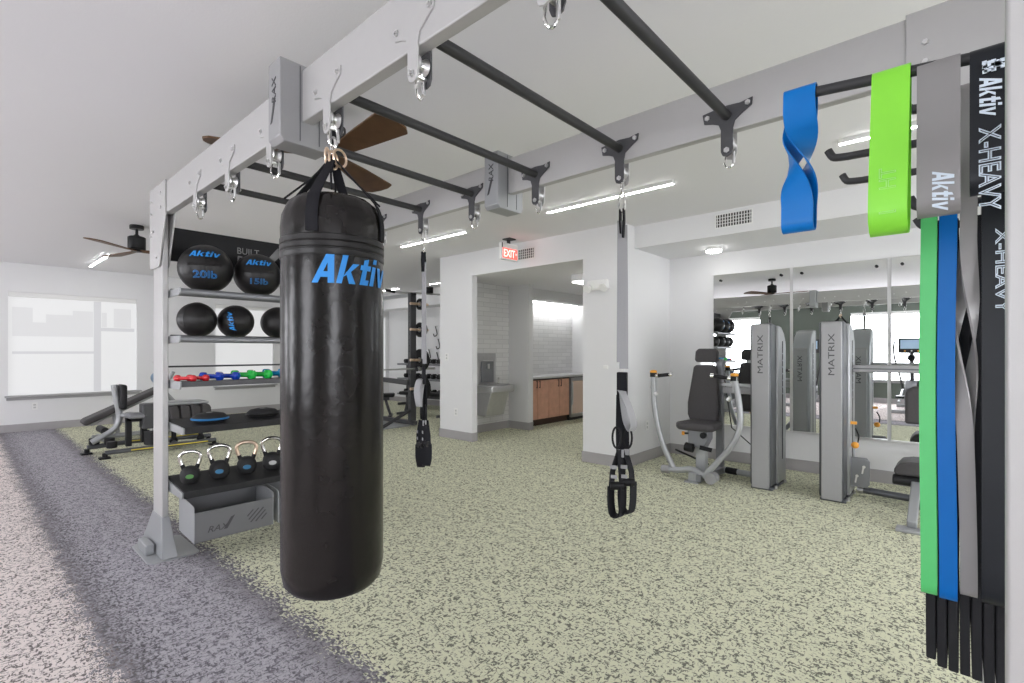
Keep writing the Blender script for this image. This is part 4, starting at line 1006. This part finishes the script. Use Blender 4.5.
for y in (1.96, 2.28): MB().cyl((-7.9, y, .09), (-7.9, y, .27), .03, n=12).ell((-7.9, y, .10), (.05, .05, .05), 14, 8).build('caster_post', BLACKP, t)
t = thing('incline_bench', 'long grey incline bench sloping up behind the glute machine', 'exercise bench', (0,0,0))
m = MB().prism([(1.18, .275), (1.22, .250), (2.20, .735), (2.18, .80), (1.20, .33)], 'yz', -9.45, -9.13); m.build('long_pad', PADG, t, bevel=.025, segs=3)
MB().bar((-9.29, 1.28, .25), (-9.29, 2.2, .71), .07, .05).build('spine', MSILV, t, bevel=.008)
MB().tube([(-9.29, 1.55, .40), (-9.29, 1.60, .10)], .03, 12).build('front_leg', MSILV, t)
MB().tube([(-9.29, 2.15, .70), (-9.29, 2.62, .10)], .035, 12).tube([(-9.29, 2.15, .70), (-9.29, 2.30, .98)], .03, 12).build('rear_leg', MSILV, t)
MB().tube([(-9.29, 1.30, .06), (-9.29, 2.70, .06)], .035, 12).tube([(-9.5, 1.40, .05), (-9.05, 1.40, .05)], .035, 12).tube([(-9.5, 2.65, .05), (-9.05, 2.65, .05)], .035, 12).build('base_frame', MSILV, t)
MB().cyl((-9.5, 1.42, .16), (-9.08, 1.42, .16), .05, n=18).build('foot_roller', PADB, t, bevel=.01)
MB().ell((-9.10, 2.06, .90), (.12, .10, .10), 24, 14).build('head_cushion', BLUEPAD, t)
MB().tube([(-9.10, 2.06, .90), (-9.12, 2.16, 1.10), (-9.1, 1.98, 1.14)], .012, 8).build('grab_handle', STEEL, t)

# ------------------------------------------------------------------ squat rack, plates, barbell, benches, dumbbell rack
t = thing('squat_rack', 'tall dark squat rack seen between the bag and the white wall', 'squat rack', (0,0,0))
RX, RY = -7.15, 5.33
for x in (RX, RX-1.0):
    for y in (RY, RY-1.2):
        m = MB().box(x-.04, x+.04, y-.06, y+.06, .07, 2.32); u = m.build('upright', CHARP, t, bevel=.005)
        if x == RX:
            d = MB()
            for k in range(18): d.cyl((x-.0, y-.0612, .3+.1*k), (x, y-.0602, .3+.1*k), .010, n=8)
            d.build('pin_hole', BLACKP, u)
for y in (RY, RY-1.2):
    MB().box(RX-1.04, RX+.10, y-.045, y+.045, .02, .09).build('base_rail', CHARP, t, bevel=.005)
    MB().bar((RX-1.0, y, .78), (RX+.0, y-.075, .755), .06, .085).build('safety_arm', CHARP, t, bevel=.006)
    MB().box(RX-1.04, RX+.04, y-.03, y+.03, 2.26, 2.32).build('top_beam', MSILV, t, bevel=.005)
MB().tube(smooth([(RX-.05, 4.85, 2.33), (RX-.05, 5.0, 2.31), (RX-.05, 5.4, 2.33), (RX-.05, 6.1, 2.36)], 4), .016, 12).build('pull_up_bar', STEEL, t)
MB().cyl((RX-.05, 4.82, 2.333), (RX-.05, 5.00, 2.315), .024, n=14).build('bar_grip', BLACKP, t)
MB().box(RX-.1, RX, 5.72, 5.80, 2.36, 2.47).build('bar_end_block', BLACKP, t)
MB().tube([(RX, RY-.62, .03), (RX+.02, RY-.10, .26), (RX, RY, .28)], .028, 12).build('pivot_lever', CHAR, t)
MB().box(RX-1.0, RX+.02, RY-1.15, RY-.06, .0, .02).build('deck', MSILV, t, bevel=.004)
MB().bar((RX, RY+.045, .60), (RX, RY-.04, .52), .10, .05).build('side_gusset', CHARP, t)
for z in (2.13, 1.68, 1.15, .65):
    MB().cyl((RX+.04, RY+.02, z), (RX+.16, RY+.02, z), .014, n=12).cyl((RX+.06, RY-.08, z), (RX+.06, RY+.30, z), .024, n=16).build('plate_peg', COPPER, t)
def wplate(y, z, r, label):
    w = thing('weight_plate', label, 'weight plate', (RX+.06, y, z), 0, 'weight plates stored on the squat rack')
    MB().lathe([(.026, -.016), (r*.35, -.016), (r*.4, -.010), (r*.85, -.010), (r*.88, -.018), (r, -.016), (r, .016), (r*.88, .018), (r*.85, .010), (r*.4, .010), (r*.35, .016), (.026, .016), (.026, -.016)], n=36, axis='y').build('disc', RUBBER, w)
    MB().lathe([(.026, -.018), (.045, -.018), (.045, .018), (.026, .018)], n=24, axis='y').build('steel_hub', STEEL, w)
for z, r, q in ((1.68, .13, 'second'), (1.15, .19, 'third'), (.65, .22, 'lowest')):
    for k in range(2): wplate(RY+.13+.045*k, z, r, 'black weight plate on the %s peg of the squat rack, %s one' % (q, ('inner', 'outer')[k]))
wplate(RY+.13, 2.13, .10, 'small black weight plate on the top peg of the squat rack')
t = thing('barbell', 'steel barbell racked on the squat rack', 'barbell', (RX+.10, 4.73, 1.0))
MB().cyl((0, -.66, 0), (0, .66, 0), .014, n=14).build('shaft', STEEL, t)
for s in (-1, 1): MB().cyl((0, s*.66, 0), (0, s*1.02, 0), .025, n=18).cyl((0, s*.655, 0), (0, s*.68, 0), .036, n=18).build('sleeve', STEEL, t)
for s in (RY, RY-1.2):
    MB().bar((RX+.04, s, .955), (RX+.13, s, .965), .05, .02).box(RX+.125, RX+.14, s-.025, s+.025, .955, 1.02).build('bar_hook', CHARP, bpy.data.objects['squat_rack'])
def bench(x, y, rz, label):
    t = thing('flat_bench', label, 'exercise bench', (x, y, 0), rz, 'flat benches near the squat rack')
    MB().box(-.60, .60, -.14, .14, .40, .47).build('pad', PADB, t, bevel=.025, segs=3)
    MB().box(-.50, .50, -.03, .03, .34, .40).build('spine', CHARP, t, bevel=.005)
    for s in (-1, 1):
        MB().bar((s*.42, 0, .36), (s*.52, 0, .05), .06, .05).box(s*.52-.03, s*.52+.03, -.25, .25, .0, .05).build('leg', CHARP, t, bevel=.005)
bench(-8.75, 5.35, .9, 'black flat bench beyond the squat rack, beside the bag')
bench(-8.15, 6.40, .2, 'black flat bench behind the squat rack upright')
t = thing('dumbbell_rack', 'dark three-tier dumbbell rack against the far wall', 'dumbbell rack', (0,0,0))
for x in (-10.0, -8.0):
    MB().box(x-.03, x+.03, 7.30, 7.36, 0, 1.0).bar((x, 7.55, .05), (x, 7.05, .05), .06, .06).build('rack_post', CHARP, t, bevel=.005)
tiers = (.30, .66, 1.0)
for z in tiers: MB().prism([(7.02, z-.02), (7.40, z-.02), (7.40, z+.02), (7.02, z+.02)], 'yz', -10.0, -8.0).build('tier', MMID, t, bevel=.004)
k0 = None
def rack_db(x, y, z, lab):
    t = thing('rubber_dumbbell', lab, 'dumbbell', (x, y, z), 0, 'black dumbbells on the far rack')
    for s in (-1, 1): MB().cyl((0, s*.06, 0), (0, s*.14, 0), .055, n=6).build('head', RUBBER, t, bevel=.008)
    MB().cyl((0, -.07, 0), (0, .07, 0), .016, n=12).build('grip', STEEL, t)
    return t
tn = ('lowest', 'middle', 'top'); src = None
for ti, z in enumerate(tiers):
    for k in range(9):
        x = -8.15-.2*k
        lab = 'black dumbbell on the %s tier of the far rack, %s one along' % (tn[ti], ('first', 'second', 'third', 'fourth', 'fifth', 'sixth', 'seventh', 'eighth', 'ninth')[k])
        if src is None: src = rack_db(x, 7.20, z+.076, lab)
        else: dup(src, (x, 7.20, z+.076), 0, lab)
for i, (x, z) in enumerate(((-9.35, 1.80), (-9.25, 1.50), (-9.60, 1.25), (-9.30, 1.18))):
    t = thing('cable_handle', 'black cable handle on the far wall, %s hook' % ('topmost', 'second', 'third', 'lowest')[i], 'cable handle', (x, YE, z), 0, 'cable handles hanging on the far wall')
    MB().cyl((0, 0, .10), (0, -.06, .10), .010, n=10).build('wall_hook', STEEL, t)
    MB().tube(smooth([(0, -.05, .10), (.05, -.05, -.02), (.06, -.05, -.10), (-.03, -.05, -.14), (-.07, -.05, -.08)], 4), .012, 10).build('strap_loop', CHAR, t)

# ------------------------------------------------------------------ cardio machines along the green wall, seen in the mirrors
def elliptical(x, y, rz, label):
    t = thing('elliptical_trainer', label, 'elliptical trainer', (x, y, 0), rz, 'elliptical trainers along the green wall')
    MB().box(-.30, .30, -.9, -.82, 0, .07).box(-.30, .30, .62, .70, 0, .07).box(-.05, .05, -.85, .65, .03, .10).build('base_frame', MSILV, t, bevel=.01)
    MB().prism([(.15, .08), (.65, .08), (.72, .35), (.60, .62), (.40, .66), (.18, .45)], 'yz', -.13, .13).build('drive_housing', MMID, t, bevel=.04, segs=3)
    MB().tube([(0, .42, .60), (0, .30, 1.05), (0, .26, 1.28)], .04, 14).build('mast', CHARP, t)
    c = MB().box(-.24, .24, .20, .25, 1.26, 1.60).build('console', CHAR, t, bevel=.02, segs=3)
    MB().box(-.20, .20, .192, .199, 1.36, 1.56).build('screen', SCREEN, c)
    for k in (-.12, 0, .12): MB().cyl((k, .20, 1.31), (k, .185, 1.31), .018, n=12).build('console_button', ORANGE if k else STEEL, c)
    MB().cyl((.0, .16, 1.17), (.0, .05, 1.15), .07, n=20).build('console_speaker', BLACKP, t)
    for s in (-1, 1):
        MB().tube(smooth([(s*.16, .30, .45), (s*.24, .22, .9), (s*.30, .12, 1.15), (s*.31, .02, 1.40), (s*.29, .0, 1.52)], 5), .018, 12).build('handlebar', CHAR, t)
        MB().tube([(s*.16, .35, .42), (s*.17, -.80, .22)], .028, 12).build('pedal_arm', MSILV, t)
        MB().box(s*.17-.08, s*.17+.08, -.45-.1*s, -.10-.1*s, .30, .335).build('pedal', BLACKP, t, bevel=.01)
    return t
elliptical(-.72, -1.9, PI, 'elliptical trainer reflected in the mirror beside the hanging green band')
elliptical(-2.75, -1.9, PI, 'elliptical trainer by the green wall, mostly behind the machine towers in the mirror')
